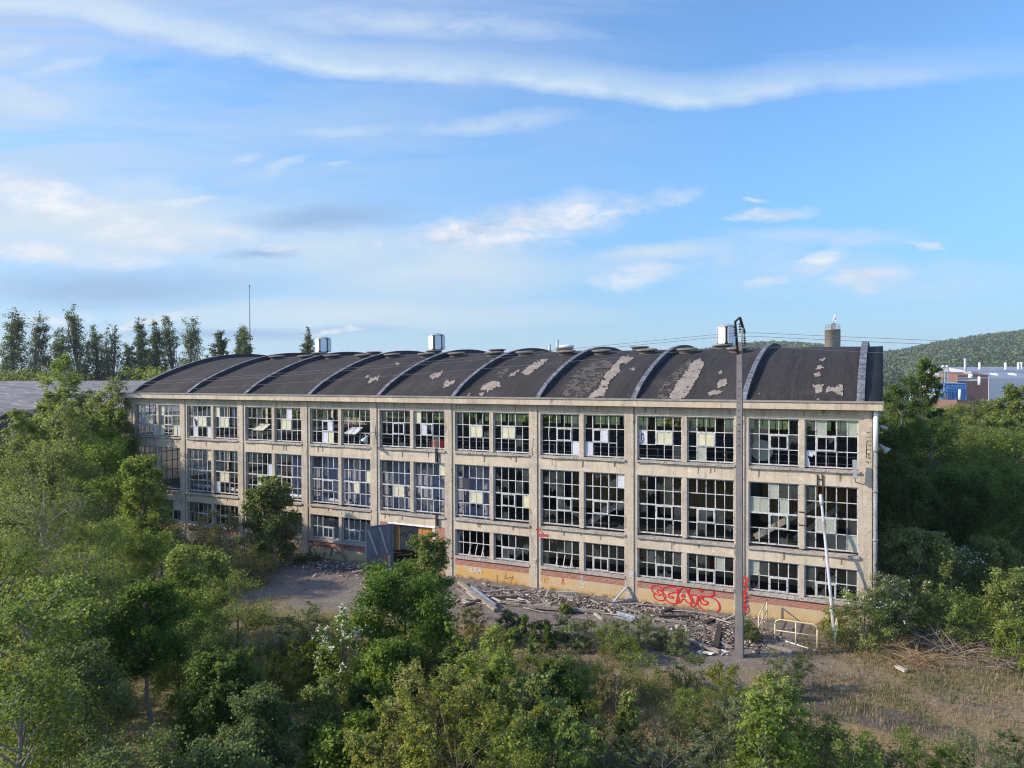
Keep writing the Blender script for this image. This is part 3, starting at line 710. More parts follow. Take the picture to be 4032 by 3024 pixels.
graf('B', [[(945, 440), (910, 398), (860, 385), (810, 395), (785, 425), (800, 465), (840, 505), (900, 535), (938, 530), (900, 500), (868, 480), (885, 458), (935, 465)],
  [(930, 470), (985, 510), (1005, 560), (985, 598), (930, 612), (870, 595), (830, 552), (828, 510), (850, 495)],
  [(945, 445), (1000, 412), (1070, 400), (1140, 410), (1180, 448), (1172, 488), (1110, 492), (1050, 505), (1030, 530), (1045, 562), (1090, 577), (1118, 560), (1092, 542), (1062, 542)],
  [(965, 455), (950, 500), (972, 558), (1010, 610), (1080, 648), (1140, 655), (1190, 625), (1197, 580), (1172, 540), (1170, 495)],
  [(1170, 640), (1215, 635), (1238, 582), (1290, 590), (1300, 638), (1392, 645), (1350, 570), (1318, 478), (1290, 430), (1250, 415), (1212, 440), (1182, 500), (1168, 560), (1150, 640)],
  [(1228, 548), (1255, 500), (1285, 556), (1228, 548)], [(1330, 500), (1340, 430), (1400, 405), (1470, 430), (1522, 490), (1530, 440), (1590, 420), (1660, 440), (1702, 490), (1680, 540), (1600, 548)],
  [(1345, 525), (1470, 525), (1450, 620), (1430, 680), (1385, 697), (1355, 682), (1378, 650)], [(1368, 540), (1395, 600), (1412, 655)],
  [(1570, 545), (1510, 560), (1490, 610), (1520, 655), (1570, 668), (1608, 650), (1610, 618), (1570, 612), (1535, 600), (1540, 560)],
  [(1490, 535), (1460, 590), (1455, 650), (1500, 710), (1580, 760), (1680, 782), (1750, 770), (1788, 720), (1770, 640), (1720, 585), (1650, 552), (1600, 548), (1500, 535)]], .068, 'red', label='big red outline letters SGAIG under the windows')
graf('B', [[(2098, 290), (2130, 262), (2175, 275), (2195, 325), (2165, 370), (2125, 345)], [(2105, 400), (2160, 380), (2192, 430), (2150, 480), (2105, 460)], [(2180, 470), (2120, 510), (2185, 540), (2110, 570), (2180, 600), (2105, 640), (2185, 660), (2120, 690)], [(2110, 700), (2160, 680), (2185, 710), (2160, 770), (2110, 800), (2105, 740), (2150, 730)]], .075, 'red', -.075, 'red squiggled tag down the pier behind the pole')
graf('B', [[(2120, 300), (2150, 320), (2120, 420)], [(2130, 470), (2150, 520), (2130, 620)]], .10, 'orangespray', -.068)
graf('C', [[(625, 660), (600, 590), (560, 575), (528, 620), (525, 700), (545, 770), (590, 790)], [(690, 545), (760, 520), (840, 532), (910, 545), (980, 540), (1080, 555), (1160, 582)], [(690, 690), (740, 700), (750, 800)], [(820, 545), (822, 620), (812, 680), (850, 700), (882, 752), (925, 700), (960, 760)],
  [(910, 550), (905, 650)], [(1010, 560), (1000, 650)], [(985, 650), (978, 745), (1030, 700), (1062, 760), (1060, 830)], [(870, 760), (880, 830)], [(960, 760), (965, 830)], [(1150, 750), (1195, 770), (1220, 820)]], .03, 'blackspray', label='black bubble letters beside the open door')
graf('C', [[(605, 455), (730, 470), (715, 510)], [(685, 545), (660, 600), (668, 680), (685, 750)], [(755, 640), (785, 640)], [(785, 690), (785, 765)], [(980, 690), (985, 760)], [(1158, 585), (1140, 680), (1108, 780)], [(610, 700), (610, 750)]], .11, 'blackspray')
graf('C', [[(1245, 722), (1265, 648), (1292, 724)], [(1215, 710), (1310, 690)], [(1332, 700), (1300, 705), (1308, 730), (1334, 726)], [(1352, 655), (1325, 765)], [(1320, 705), (1375, 690)], circ(1388, 672, 17), [(1365, 735), (1402, 745), (1350, 768), (1388, 800)], circ(1408, 745, 24, 28), circ(1418, 800, 20, 32), circ(1468, 840, 28, 62)], .028, 'blackspray', label='thin black tag Acti and a string of loops')
graf('C', [[(250, 610), (270, 540), (282, 612), (320, 550), (300, 622), (350, 560), (332, 640), (382, 570), (368, 660), (410, 580), (408, 660), (430, 640), (460, 692)]], .03, 'blackspray')
graf('C', [[(270, 500), (300, 410), (322, 502)], [(275, 470), (320, 470)], [(395, 420), (350, 430), (390, 470), (345, 495)], circ(455, 460, 35, 40), circ(455, 460, 18, 20)], .04, 'whitespray')
graf('C', [[(1340, 540), (1305, 565), (1340, 590)], [(1425, 540), (1390, 590), (1430, 602), (1430, 575), (1400, 580)], [(1450, 560), (1478, 600), (1490, 550)], circ(1520, 580, 16, 22)], .03, 'blackspray')
graf('A', [[(200, 115), (205, 158), (240, 163)], [(288, 138), (252, 145), (246, 180), (282, 186), (286, 165), (265, 165)], [(290, 187), (326, 190)], [(335, 204), (342, 132), (376, 137)], [(338, 165), (366, 166)], [(373, 215), (382, 150), (410, 156), (404, 186), (378, 188)], [(412, 160), (425, 216), (440, 160)]], .045, 'whitespray', label='pale lilac tag LG_FPV on the ochre plinth')
graf('A', [[(780, 190), (786, 240), (755, 260), (800, 270), (755, 300)], [(800, 300), (830, 260), (850, 285), (888, 250)], [(850, 320), (886, 280)], [(652, 230), (656, 345)]], .025, 'blackspray')
graf('A', [[(1330, 258), (1295, 265), (1325, 290), (1285, 305)], [(1340, 345), (1345, 270), (1375, 255), (1405, 280), (1380, 312), (1345, 300)], [(1330, 310), (1385, 352)]], .028, 'orangespray', label='orange looped tag')
graf('A', [[(1605, 315), (1590, 345), (1586, 366), (1626, 372), (1616, 340), (1605, 315)], circ(1605, 303, 13)], .03, 'red')
graf('A', [[(1868, 258), (1880, 290), (1870, 335), (1832, 370), (1850, 425), (1910, 425), (1922, 385), (1890, 340), (1886, 290), (1898, 256), (1868, 250)]], .03, 'whitespray')
graf('A', [[(1450, 300), (1480, 330), (1460, 350)], [(1500, 300), (1520, 340), (1490, 350)]], .03, 'mint')
graf('A', [[(1185, 88), (1200, 120), (1216, 88)], [(1200, 120), (1200, 162)], [(1198, 180), (1204, 192)], [(1170, 5), (1190, 20), (1205, 2), (1222, 18)]], .045, 'mint', -.075)
graf('B', [circ(480, 200, 16, 18), circ(515, 200, 16, 18), circ(480, 240, 16, 14), circ(515, 240, 14, 14), [(462, 275), (500, 255), (540, 280)]], .035, 'whitespray', -.075)
graf(7, [[(755, 345), (770, 326), (776, 350), (792, 352), (796, 370)]], .05, 'red', -.075)
graf(7, [circ(785, 382, 8, 9), circ(803, 382, 8, 9), [(812, 392), (818, 372), (826, 392)], circ(836, 384, 7, 9)], .045, 'red', -.018, 'small red tag on the spandrel')
# exposed bars, cracks and rust runs on the concrete
graf(4, [[(1505, 1236), (1537, 1233)], [(1505, 1281), (1540, 1279)], [(1506, 1316), (1546, 1319)], [(1508, 1316), (1503, 1400), (1500, 1482)], [(1526, 1362), (1548, 1362)], [(1506, 1402), (1546, 1404)], [(1504, 1440), (1544, 1442)], [(1524, 1440), (1526, 1480)], [(1498, 1480), (1542, 1484)], [(1500, 1518), (1530, 1522), (1512, 1532)]], .03, 'rust_dark', -.066, 'exposed rusty reinforcement in the corner pier')
graf(2, [[(1772, 1052), (1764, 1085), (1770, 1112), (1758, 1150), (1766, 1180), (1758, 1208)]], .025, 'black', -.066)
graf(3, [[(972, 742), (968, 800), (975, 850), (966, 900)]], .03, 'black', -.066)
r_ = np.random.default_rng(404); m = MB(); k_ = 0
for i in range(9):
    for z in (3.55, 7.8, 11.0):
        for q in range(3):
            x = r_.uniform(xr[i][0] + .1, xr[i][1] - .1); l = r_.uniform(.12, .42); w = r_.uniform(.015, .05)
            m.hexa([(x - w, -.016, z - l), (x + w * .3, -.016, z - l * .9), (x + w * .3, .0, z - l * .9), (x - w, .0, z - l), (x - w, -.016, z), (x + w, -.016, z), (x + w, .0, z), (x - w, .0, z)])
m.build('water_stain', MAT['stain'], fb)
for i in range(1, 9):
    for q in range(3):
        z = r_.uniform(1, 10.6); x = J[i] - r_.choice((.05, .44)) ; pts_ = [(x + r_.normal(0, .035), -.064, z + r_.normal(0, .14)) for _ in range(9)]
        c_ = np.mean(pts_, axis=0); pts_.sort(key=lambda p: math.atan2(p[2] - c_[2], p[0] - c_[0])); m = MB().face(pts_[::-1]); m.build('spalled_patch', MAT['spall'], fb)
# tags on the walls inside, seen through the ground floor
def graf_in(y, strokes, w, mat):
    m = MB()
    for q, s in enumerate(strokes): ribbon(m, s, w, y - q * .0016)
    m.build('graffiti', MAT[mat], fb)
graf_in(5.98, [[(40.6, 1.4), (40.2, 1.45), (40.0, 1.1), (40.4, .9), (40.7, 1.0)], [(40.1, 1.2), (40.6, 1.2)]], .16, 'red')
graf_in(5.98, [[(41.3, 1.3), (41.6, 1.4), (41.3, 1.1), (41.6, .9)], [(43.5, .9), (43.8, 1.4), (44.1, .9), (44.4, 1.4)], [(46.2, .8), (46.6, 1.4), (47., .8), (47.2, 1.35)], [(51.2, .8), (51.3, 1.4), (51.6, 1.), (51.9, 1.4), (52.2, .9)]], .06, 'blackspray')
graf_in(3.48, [[(23.5, 1.7), (23.6, 1.2), (23.9, 1.7), (24.0, 1.1), (24.2, 1.6), (24.5, 1.75), (24.8, 1.5), (24.7, 1.1), (24.3, 1.0), (24.5, 1.35), (24.8, 1.3)]], .06, 'red')
graf_in(3.48, [[(17.6, 1.8), (18.0, 1.2), (18.2, 1.9), (18.6, 1.1)], [(17.2, 1.6), (17.6, 1.)]], .12, 'blue_sheet')
# letters on the white panel of the eighth bay
a, b = xr[7]; m = MB()
for q, s in enumerate([[(1045, 1027), (1055, 985), (1069, 1028)], [(1048, 1012), (1066, 1013)], [(1046, 1036), (1046, 1062), (1064, 1068), (1073, 1052), (1062, 1036), (1046, 1036)], [(1076, 1082), (1044, 1080), (1056, 1106)]]):
    W = [fac(*pz(3, *p), .15) for p in s]; ribbon(m, [(p[0], p[2]) for p in W], .05, .152 - q * .0016)
m.build('graffiti', MAT['blackspray'], fb)

# ------------------------------------------------------------------ things on and in the building
def lamp_bell(px, face, label):
    o = empty('wall_lamp', px, label, 'lamp', 'lamps on the factory walls'); return o
P = fac(*pz(2, 393, 985), -.06)
o = empty('wall_lamp', (P[0], -.06, P[2]), 'grey bell-shaped lamp hanging from the pier between the fourth and fifth bays', 'lamp')
MB().tube([(0, 0, .35), (0, -.05, -.55)], .025, 6).tube([(0, -.02, -.1), (-.10, -.40, -.15), (-.2, -.55, -.3)], .022, 6).build('bracket', MAT['zinc'], o)
sh = MB(); ax = np.array((-.45, -.25, -.85)); ax /= np.linalg.norm(ax); b0 = np.array((-.2, -.55, -.3))
sh.tube([b0, b0 + ax * .14, b0 + ax * .2, b0 + ax * .42, b0 + ax * .5], [.06, .08, .12, .25, .26], 16); sh.build('lamp_shade', MAT['zinc'], o)
o = empty('wall_lamp', (54.15, .8, 8.9), 'silver cone-shaped lamp pointing out from the right-hand gable', 'lamp')
MB().tube([(0, 0, .45), (.32, 0, .38)], .03, 6).build('bracket', MAT['pipe_grey'], o)
sh = MB(); b0 = np.array((.28, 0, .40)); ax = np.array((.62, -.1, -.6)); ax /= np.linalg.norm(ax)
sh.tube([b0, b0 + ax * .16, b0 + ax * .24, b0 + ax * .5], [.06, .08, .10, .20], 16); sh.build('lamp_shade', MAT['zinc'], o)
o = empty('wall_lamp', (54.15, .8, 10.15), 'small white floodlight high on the right-hand gable', 'lamp')
MB().tube([(0, 0, .1), (.42, 0, .05)], .025, 6).build('bracket', MAT['pipe_grey'], o)
MB().bar((.32, 0, .08), (.62, -.05, -.04), .16, .12).build('lamp_housing', MAT['zinc'], o)
P = fac(*pz(5, 1395, 195), -.45)
o = empty('wall_lamp', (P[0], 0, P[2]), 'long grey strip lantern tilted up on the last bay beside the corner pier', 'lamp')
MB().tube([(0, -.0, -.30), (0, -.30, -.12), (0, -.45, 0)], .03, 6).build('bracket', MAT['zinc'], o)
MB().hexa([(-.09, -.52, .0), (.09, -.52, .0), (.09, -.40, .0), (-.09, -.40, .0), (-.13, -.62, .82), (.07, -.62, .82), (.07, -.46, .86), (-.13, -.46, .86)]).build('lamp_housing', MAT['zinc'], o)
MB().box(-.11, .11, -.56, -.38, -.06, .0).build('lamp_cap', MAT['pipe_grey'], o)
# fallen lamp column leaning against the facade
top = fac(*pz(5, 1062, 370), -.28); A = np.array((52.55, -2.1, 0.)); o = empty('leaning_column', tuple(A), 'pale grey tube column toppled against the right-hand end of the facade', 'lamp column')
d = top - A
MB().tube([(0, 0, 0), d * .30, d * .31, d * .93], [.10, .09, .075, .065], 12).build('shaft', MAT['tube'], o)
MB().tube([d * .93, d * .955, d * 1.0, d * 1.01], [.095, .10, .10, .06], 12).build('cap', MAT['zinc'], o)
a1, a2 = fac(*pz(5, 1028, 170), -.03), fac(*pz(5, 1080, 395), -.03)
o = MB().box(a1[0] - .03, a1[0] + .03, -.06, -.002, a2[2], a1[2]).box(a2[0] - .03, a2[0] + .03, -.06, -.002, a2[2], a1[2]).box(a1[0] + .03, a2[0] - .03, -.05, -.01, a1[2] - .26, a1[2] - .19).build('iron_bracket', MAT['rust_dark'])
tag(o, 'rusty H-shaped iron bracket above the leaning column', 'bracket')
# red cabinet, duct, round board
a, b = xr[4]; P = fac(*pz(2, 945, 1060), 1.2)
o = empty('red_cabinet', (P[0], 1.2, 7.36), 'red metal cabinet inside the top floor behind a broken window', 'cabinet')
MB().box(-.55, .45, 0, .6, .04, 1.15).build('cabinet_body', MAT['red_cab'], o); MB().box(-.5, -.02, -.03, -.005, .08, 1.1).build('cabinet_door', MAT['red_cab'], o); MB().box(.02, .4, -.03, -.005, .08, 1.1).build('cabinet_door', MAT['red_cab'], o)
m = MB().tube([(4.6, .75, 4.18), (18.3, .75, 4.05), (20.9, .75, 3.98), (21.3, .8, 3.85), (21.35, .8, 3.6)], .17, 12)
for x in (5.0, 6.6, 8.4, 10.3, 12.4, 14.6, 17.): m.tube([(x, .75, 4.17), (x + .14, .75, 4.17)], .20, 12)
o = m.build('duct', MAT['tube']); tag(o, 'white ribbed duct lying along the middle floor inside the left bays', 'duct')
o = MB().lathe((0, 0, 0), [(.55, -.02), (.58, 0), (.55, .02)], 24).build('round_board', MAT['pale']); o.rotation_euler = (R(90), 0, 0); o.location = (48.75, .9, 8.75); tag(o, 'round pale board standing inside the top window of the last bay', 'board')
o = MB().box(45.0, 45.35, 5.8, 5.85, .35, 2.2).build('loose_panel', MAT['rust']); tag(o, 'rust-brown panel standing inside the ground floor behind the red letters', 'panel')

# ------------------------------------------------------------------ utility pole and wires
PB = np.array((48.76, -6.1, 0.))
up_ = empty('utility_pole', tuple(PB), 'tall grey concrete power pole in front of the factory', 'utility pole')
m = MB(); H0 = 14.3
def sec(z, w, d): return [(-w / 2, -d / 2, z), (w / 2, -d / 2, z), (w / 2, d / 2, z), (-w / 2, d / 2, z)]
zz = [0, 1.9, 1.91, 8, H0]; ww = [.36, .34, .31, .265, .22]; dd_ = [.40, .38, .36, .30, .24]
for k in range(4): m.hexa(sec(zz[k], ww[k], dd_[k]) + sec(zz[k + 1], ww[k + 1], dd_[k + 1]))
m.build('post', MAT['pole'], up_)
m = MB()
for z in np.arange(9.6, 13.2, .32): m.box(-.03, .03, -.165 + (z - 8) * .008, -.10, z, z + .05)
m.build('step_hole', MAT['black'], up_)
T0 = np.array((0, 0, H0))
n_, a_, f_ = np.array((0, -1.15, H0 + .84)), np.array((0, .05, H0 + 1.10)), np.array((0, 1.35, H0 + .47))
m = MB(); m.bar(T0 + (-.06, -.05, -.6), n_, .09, .09); m.bar(n_, a_, .07, .07); m.bar(a_, f_, .10, .08); m.build('bracket', MAT['steel_black'], up_)
MB().bar(T0 + (.05, .05, -.5), a_ + (f_ - a_) * .62, .07, .07).build('strut', MAT['pole'], up_)
wz = []
for q in (n_ + (0, -.05, 0), a_ + (0, .02, -.05), f_ + (0, -.03, 0)):
    m = MB(); z = q[2]
    m.tube([(q[0], q[1], z), (q[0], q[1], z - .58)], .018, 6)
    for dz in (.24, .36, .48): m.lathe((q[0], q[1], z - dz), [(.03, -.03), (.085, -.02), (.09, .0), (.03, .03)], 12)
    m.tube([(q[0] - .05, q[1], z - .60), (q[0] + .05, q[1], z - .60)], .03, 6)
    m.build('insulator', MAT['steel_black'], up_); wz.append(PB + np.array((q[0], q[1], z - .60)))
LB = ['lowest at the near side of the bracket', 'from the peak of the bracket', 'from the far tip of the bracket']
MAT['wire'] = worn('grey_wire', (.13, .13, .135), (.10, .10, .105), 2., .6)
for k, w_ in enumerate(wz):
    pts = []
    for x in np.linspace(-52, 118, 120):
        d = x - w_[0]
        z = w_[2] + (-.0784 * (-d) + .00048 * d * d if d < 0 else -.078 * d + .00075 * d * d) if True else 0
        pts.append((x, w_[1], z))
    o = MB().tube(pts, .009, 5).build('power_line', MAT['wire'])
    tag(o, 'thin sagging power wire hung ' + LB[k], 'power line', 'power wires on the pole')

# ------------------------------------------------------------------ yellow guard rails
rg = 'yellow guard rails by the facade'
def rail(label, posts, height, mid=True, round_=False, rust=0, drop=None):
    o = empty('guard_rail', (posts[0][0], posts[0][1], 0), label, 'guard rail', rg); B = np.array((posts[0][0], posts[0][1], 0.))
    for p in posts:
        q = np.array((p[0], p[1], 0)) - B
        hh = height - (.0 if not round_ or 0 < posts.index(p) < len(posts) - 1 else .22)
        MB().tube([q, q + (0, 0, hh)], .035, 8).build('post', MAT['rust'] if False else MAT['rail'], o)
    a_, b_ = np.array((posts[0][0], posts[0][1], 0)) - B, np.array((posts[-1][0], posts[-1][1], 0)) - B; d_ = (b_ - a_) / np.linalg.norm(b_ - a_)
    if round_: path = [a_ + (0, 0, height - .22), a_ + (0, 0, height - .1) + d_ * .04, a_ + (0, 0, height) + d_ * .2, b_ + (0, 0, height) - d_ * .2, b_ + (0, 0, height - .1) - d_ * .04, b_ + (0, 0, height - .22)]
    else: path = [a_ + (0, 0, height), b_ + (0, 0, height)]
    MB().tube(path, .035, 8).build('top_rail', MAT['rail'], o)
    if mid: MB().tube([a_ + (0, 0, height * .52), b_ + (0, 0, height * .52)], .028, 8).build('mid_rail', MAT['rail'], o)
rail('yellow handrail running back to the facade beside the pole', [(49.2, -3.35), (49.19, -1.97), (49.2, -.48)], 1.15)
rail('yellow guard rail with rounded corners facing the camera', [(49.96, -3.37), (50.9, -3.37), (51.84, -3.4)], 1.12, True, True)
rail('yellow handrail seen end-on beside the leafy shrub', [(52.6, -3.44), (52.63, -2.1), (52.66, -.7)], 1.15)

# ------------------------------------------------------------------ planks and scrap in front of the facade
def plank(reg, p, q, w, h, mat, label, name='plank', cat='plank', z0=.0, z1=.0):
    A, B = grd(*pz(reg, *p)), grd(*pz(reg, *q)); A[2] = z0 + h / 2 + .03 + gz(A[0], A[1]); B[2] = z1 + h / 2 + .03 + gz(B[0], B[1])
    o = MB().bar(B * 0 + (0, 0, 0), B - A, w, h).build(name, MAT[mat]); o.location = tuple(A)
    return tag(o, label, cat, 'timbers and scrap in front of the facade')
plank('A', (100, 390), (635, 770), .24, .16, 'wood', 'thick grey beam lying slantwise nearest the oak', z0=.12)
plank('A', (280, 480), (640, 720), .10, .14, 'blue_sheet', 'blue-grey metal strip along the slanting beam', z0=.22, z1=.1)
plank('A', (150, 705), (410, 640), .10, .09, 'wood_dark', 'dark thin baulk below the stacked boards')
plank('A', (105, 625), (225, 660), .42, .04, 'wood_pale', 'pale board end sticking out beside the slanting beam', z0=.08)
plank('A', (120, 560), (380, 620), .55, .03, 'wood', 'wide grey board under the slanting beam', z0=.02)
plank('A', (210, 545), (360, 625), .16, .05, 'wood_pale', 'pale split lath leaning on the slanting beam', z0=.2)
plank('A', (590, 412), (770, 425), .12, .07, 'wood', 'short grey batten close under the ochre plinth')
plank('A', (535, 590), (945, 605), .16, .12, 'wood_dark', 'dark weathered beam left of the long pile')
plank('A', (955, 610), (1125, 632), .06, .05, 'whitepaint', 'thin white lath right of the dark beam', z0=.05)
plank('A', (840, 680), (1330, 715), .16, .12, 'wood', 'grey beam at the left end of the long pile')
plank('A', (1080, 725), (2212, 810), .24, .14, 'wood', 'longest grey beam across the front of the pile', z0=.05)
plank('A', (1280, 575), (1420, 705), .18, .08, 'wood', 'short broad board lying across the pile')
plank('A', (1510, 512), (1830, 515), .13, .12, 'wood_pale', 'pale squared post close under the white vase drawing')
plank('A', (1560, 570), (2010, 690), .22, .12, 'wood', 'broad grey plank on the upper side of the pile', z0=.12)
plank('B', (0, 680), (640, 810), .26, .12, 'wood', 'long broad plank reaching below the leaning strip', z0=.1, z1=.03)
plank('A', (2070, 815), (2185, 905), .16, .09, 'wood_pale', 'short pale offcut in front of the longest beam')
plank('A', (1760, 880), (2200, 920), .14, .08, 'wood', 'thin beam lowest of the long pile')
plank('B', (400, 845), (1300, 945), .20, .10, 'wood', 'straight grey beam ending short of the pole')
plank('B', (900, 870), (1390, 865), .16, .14, 'wood_dark', 'dark round timber behind the straight beam', z0=.02)
plank('B', (950, 805), (1100, 755), .22, .16, 'wood_dark', 'dark timber lump under the red letters')
plank('B', (1560, 955), (1725, 890), .26, .12, 'wood_dark', 'dark broken block near the pole')
plank('B', (680, 725), (1000, 770), .09, .05, 'wood_pale', 'thin pale lath in front of the red letters')
plank('B', (170, 678), (580, 605), .16, .14, 'wood_pale', 'pale grey post lying at the foot of the pier')
plank('B', (260, 690), (500, 665), .12, .06, 'sheet', 'light strip beside the pale grey post')
plank('B', (1280, 1205), (1790, 1390), .20, .13, 'wood', 'brown-grey beam sticking out of the rubble heap', z0=.06)
plank('B', (1720, 1320), (1790, 1060), .26, .09, 'wood_dark', 'dark upright plank in the rubble heap', z1=.25)
plank('B', (1690, 1215), (1980, 1300), .12, .07, 'wood', 'thin beam crossing the rubble heap by the pole', z0=.12)
plank('B', (1470, 1345), (1690, 1405), .26, .05, 'whitepaint', 'white flaked board in the rubble heap')
plank('B', (1790, 1345), (1870, 1390), .3, .06, 'whitepaint', 'white slab next to the foot of the pole')
plank('B', (60, 1050), (120, 1010), .2, .06, 'whitepaint', 'white scrap half hidden by weeds')
plank('R', (320, 657), (505, 716), .05, .04, 'whitepaint', 'thin white stick under the rounded guard rail')
plank('R', (180, 700), (420, 745), .16, .1, 'wood', 'grey kerb-like beam below the rounded guard rail')
plank('R', (1200, 878), (1280, 915), .2, .12, 'wood_pale', 'pale broken piece on the dry grass')
A = grd(*pz('B', 215, 660)); B = fac(*pz('B', 440, 405), -.12)
o = MB().bar((0, 0, 0), B - A, .13, .05).build('leaning_strip', MAT['sheet']); o.location = tuple(A + (0, 0, .03)); tag(o, 'galvanised strip leaning up against the pier between bays seven and eight', 'metal strip')
A, B, C_, D_ = [grd(*pz('B', *p)) for p in ((240, 870), (490, 950), (570, 900), (290, 815))]
m = MB(); m.hexa([tuple(p + (0, 0, .10)) for p in (A, B, C_, D_)] + [tuple(p + (0, 0, .13)) for p in (A, B, C_, D_)])
m.bar(D_ + (0, 0, .16), C_ + (0, 0, .16), .08, .1); o = m.build('metal_sheet', MAT['sheet']); tag(o, 'bent grey-blue metal sheet lying in front of the timber pile', 'metal sheet')
A = grd(*pz('W', 598, 1572)); o = MB().hexa([tuple(A + np.array(p)) for p in ((-.7, -.25, .05), (.6, -.1, .05), (.7, .3, .05), (-.5, .2, .05), (-.7, -.25, .16), (.6, -.1, .2), (.7, .3, .2), (-.5, .2, .16))]).build('white_slab', MAT['whitepaint']); tag(o, 'white slab lying in the grass below the left-hand trees', 'slab')
# twig heap by the door
m = MB(); c0 = grd(*pz('C', 1800, 1050))
for k in range(60):
    a = rng.uniform(0, 6.28); p = c0 + np.array((rng.normal(-.4, .7), rng.normal(0, .35), abs(rng.normal(.1, .12)))); q = p + np.array((math.cos(a) * .7, math.sin(a) * .3, rng.uniform(-.05, .3)))
    m.tube([p, (p + q) / 2 + rng.normal(0, .05, 3), q], [.022, .018, .008], 4)
o = m.build('brushwood', MAT['wood']); tag(o, 'heap of grey sticks at the foot of the open blue door', 'brushwood')
# ------------------------------------------------------------------ vegetation
def leafmat(name, c1, c2, trans=.48, rough=.55):
    t = NT(name)
    at = t.n('Attribute', _attribute_name='tint'); oi = t.n('ObjectInfo')
    col = t.mix(at.outputs['Fac'], c1, c2)
    h = t.n('HueSaturation', Hue=t.ramp(oi.outputs['Random'], 0, 1, .485, .515), Saturation=t.ramp(oi.outputs['Random'], 0, 1, .82, 1.08), Value=t.ramp(t.math('FRACT', t.math('MULTIPLY', oi.outputs['Random'], 7.3)), 0, 1, .8, 1.2), Color=col)
    p = t.bsdf(h.outputs[0], rough, .3)
    tr = t.n('BsdfTranslucent', Color=t.mix(.5, h.outputs[0], (.34, .40, .05)))
    m = t.n('MixShader', Fac=trans); t.t.links.new(p.outputs[0], m.inputs[1]); t.t.links.new(tr.outputs[0], m.inputs[2])
    return t.fin(m)
LM = {
 'mid': leafmat('leaf_mid', (0.07, 0.125, 0.018), (0.245, 0.31, 0.055)),
 'bright': leafmat('leaf_bright', (0.11, 0.17, 0.022), (0.31, 0.365, 0.068)),
 'yellow': leafmat('leaf_yellowgreen', (0.13, 0.15, 0.014), (0.4, 0.4, 0.042)),
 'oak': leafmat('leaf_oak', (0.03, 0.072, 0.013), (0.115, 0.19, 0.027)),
 'grey': leafmat('leaf_greygreen', (0.1, 0.13, 0.056), (0.275, 0.305, 0.15)),
 'blue': leafmat('leaf_bluegreen', (0.056, 0.102, 0.028), (0.16, 0.22, 0.062)),
 'brown': leafmat('leaf_brownish', (0.13, 0.105, 0.042), (0.3, 0.245, 0.11)),
 'poplar': leafmat('leaf_poplar', (.050, .084, .030), (.165, .215, .082), .22),
 'dry': leafmat('dry_grass', (.16, .11, .055), (.36, .27, .14), .2),
 'green_grass': leafmat('green_grass', (.05, .075, .018), (.17, .20, .06), .25),
 'white': leafmat('white_blossom', (.62, .62, .54), (.80, .80, .74), .2),
 'hill': leafmat('hill_forest', (0.06, 0.1, 0.048), (0.175, 0.22, 0.085), .12),
}
MAT['bark'] = worn('bark_brown', (.13, .105, .085), (.075, .06, .05), 4., .95, stretch=(1, 1, .3))
MAT['bark_pale'] = worn('bark_pale', (.29, .25, .205), (.18, .155, .13), 4., .9, c3=(.06, .05, .045), t3=.62, sc3=7., stretch=(1, 1, 2.))
MAT['twig'] = worn('dead_twig', (.25, .20, .15), (.15, .12, .095), 4., .95)
MAT['twig_orange'] = worn('orange_twig', (.27, .175, .085), (.20, .135, .08), 3., .95)

def tubes_np(paths, radii, n=5):
    V = []; F = []; b = 0
    ang = np.arange(n) * 2 * np.pi / n
    for P, r in zip(paths, radii):
        P = np.asarray(P, float); k = len(P)
        T = np.gradient(P, axis=0); T /= (np.linalg.norm(T, axis=1, keepdims=True) + 1e-9)
        ref = np.array((.31, .17, .2)) if abs(T[0][2]) > .8 else np.array((0, 0, 1.))
        A = np.cross(T, ref); A /= (np.linalg.norm(A, axis=1, keepdims=True) + 1e-9); B = np.cross(T, A)
        ring = P[:, None, :] + (A[:, None, :] * np.cos(ang)[None, :, None] + B[:, None, :] * np.sin(ang)[None, :, None]) * np.asarray(r)[:, None, None]
        V.append(ring.reshape(-1, 3))
        i = np.arange(k - 1)[:, None] * n; j = np.arange(n)[None, :]
        F.append((np.stack([i + j, i + (j + 1) % n, i + n + (j + 1) % n, i + n + j], -1) + b).reshape(-1, 4)); b += k * n
    return np.concatenate(V), np.concatenate(F)
def leaves_np(C, out, L, asp, r, tint, up=.45, droop=.0):
    n = len(C)
    N = r.normal(0, 1, (n, 3)); N /= np.linalg.norm(N, axis=1, keepdims=True)
    N = N * .75 + np.array((0, 0, up)) + out * .4; N /= np.linalg.norm(N, axis=1, keepdims=True)
    D = r.normal(0, 1, (n, 3)) + out * .6 + np.array((0, 0, -droop)); D -= N * (D * N).sum(1, keepdims=True); D /= (np.linalg.norm(D, axis=1, keepdims=True) + 1e-9)
    S = np.cross(N, D); l = L * r.uniform(.5, 1.45, (n, 1)); w = l * asp
    fold = N * w * .35
    P0 = C - D * l * .5; P1 = C + S * w * .5 + fold; P2 = C + D * l * .5; P3 = C - S * w * .5 + fold
    V = np.stack([P0, P1, P2, P3], 1).reshape(-1, 3); F = np.arange(n * 4).reshape(n, 4)
    return V, F, np.repeat(tint, 4)
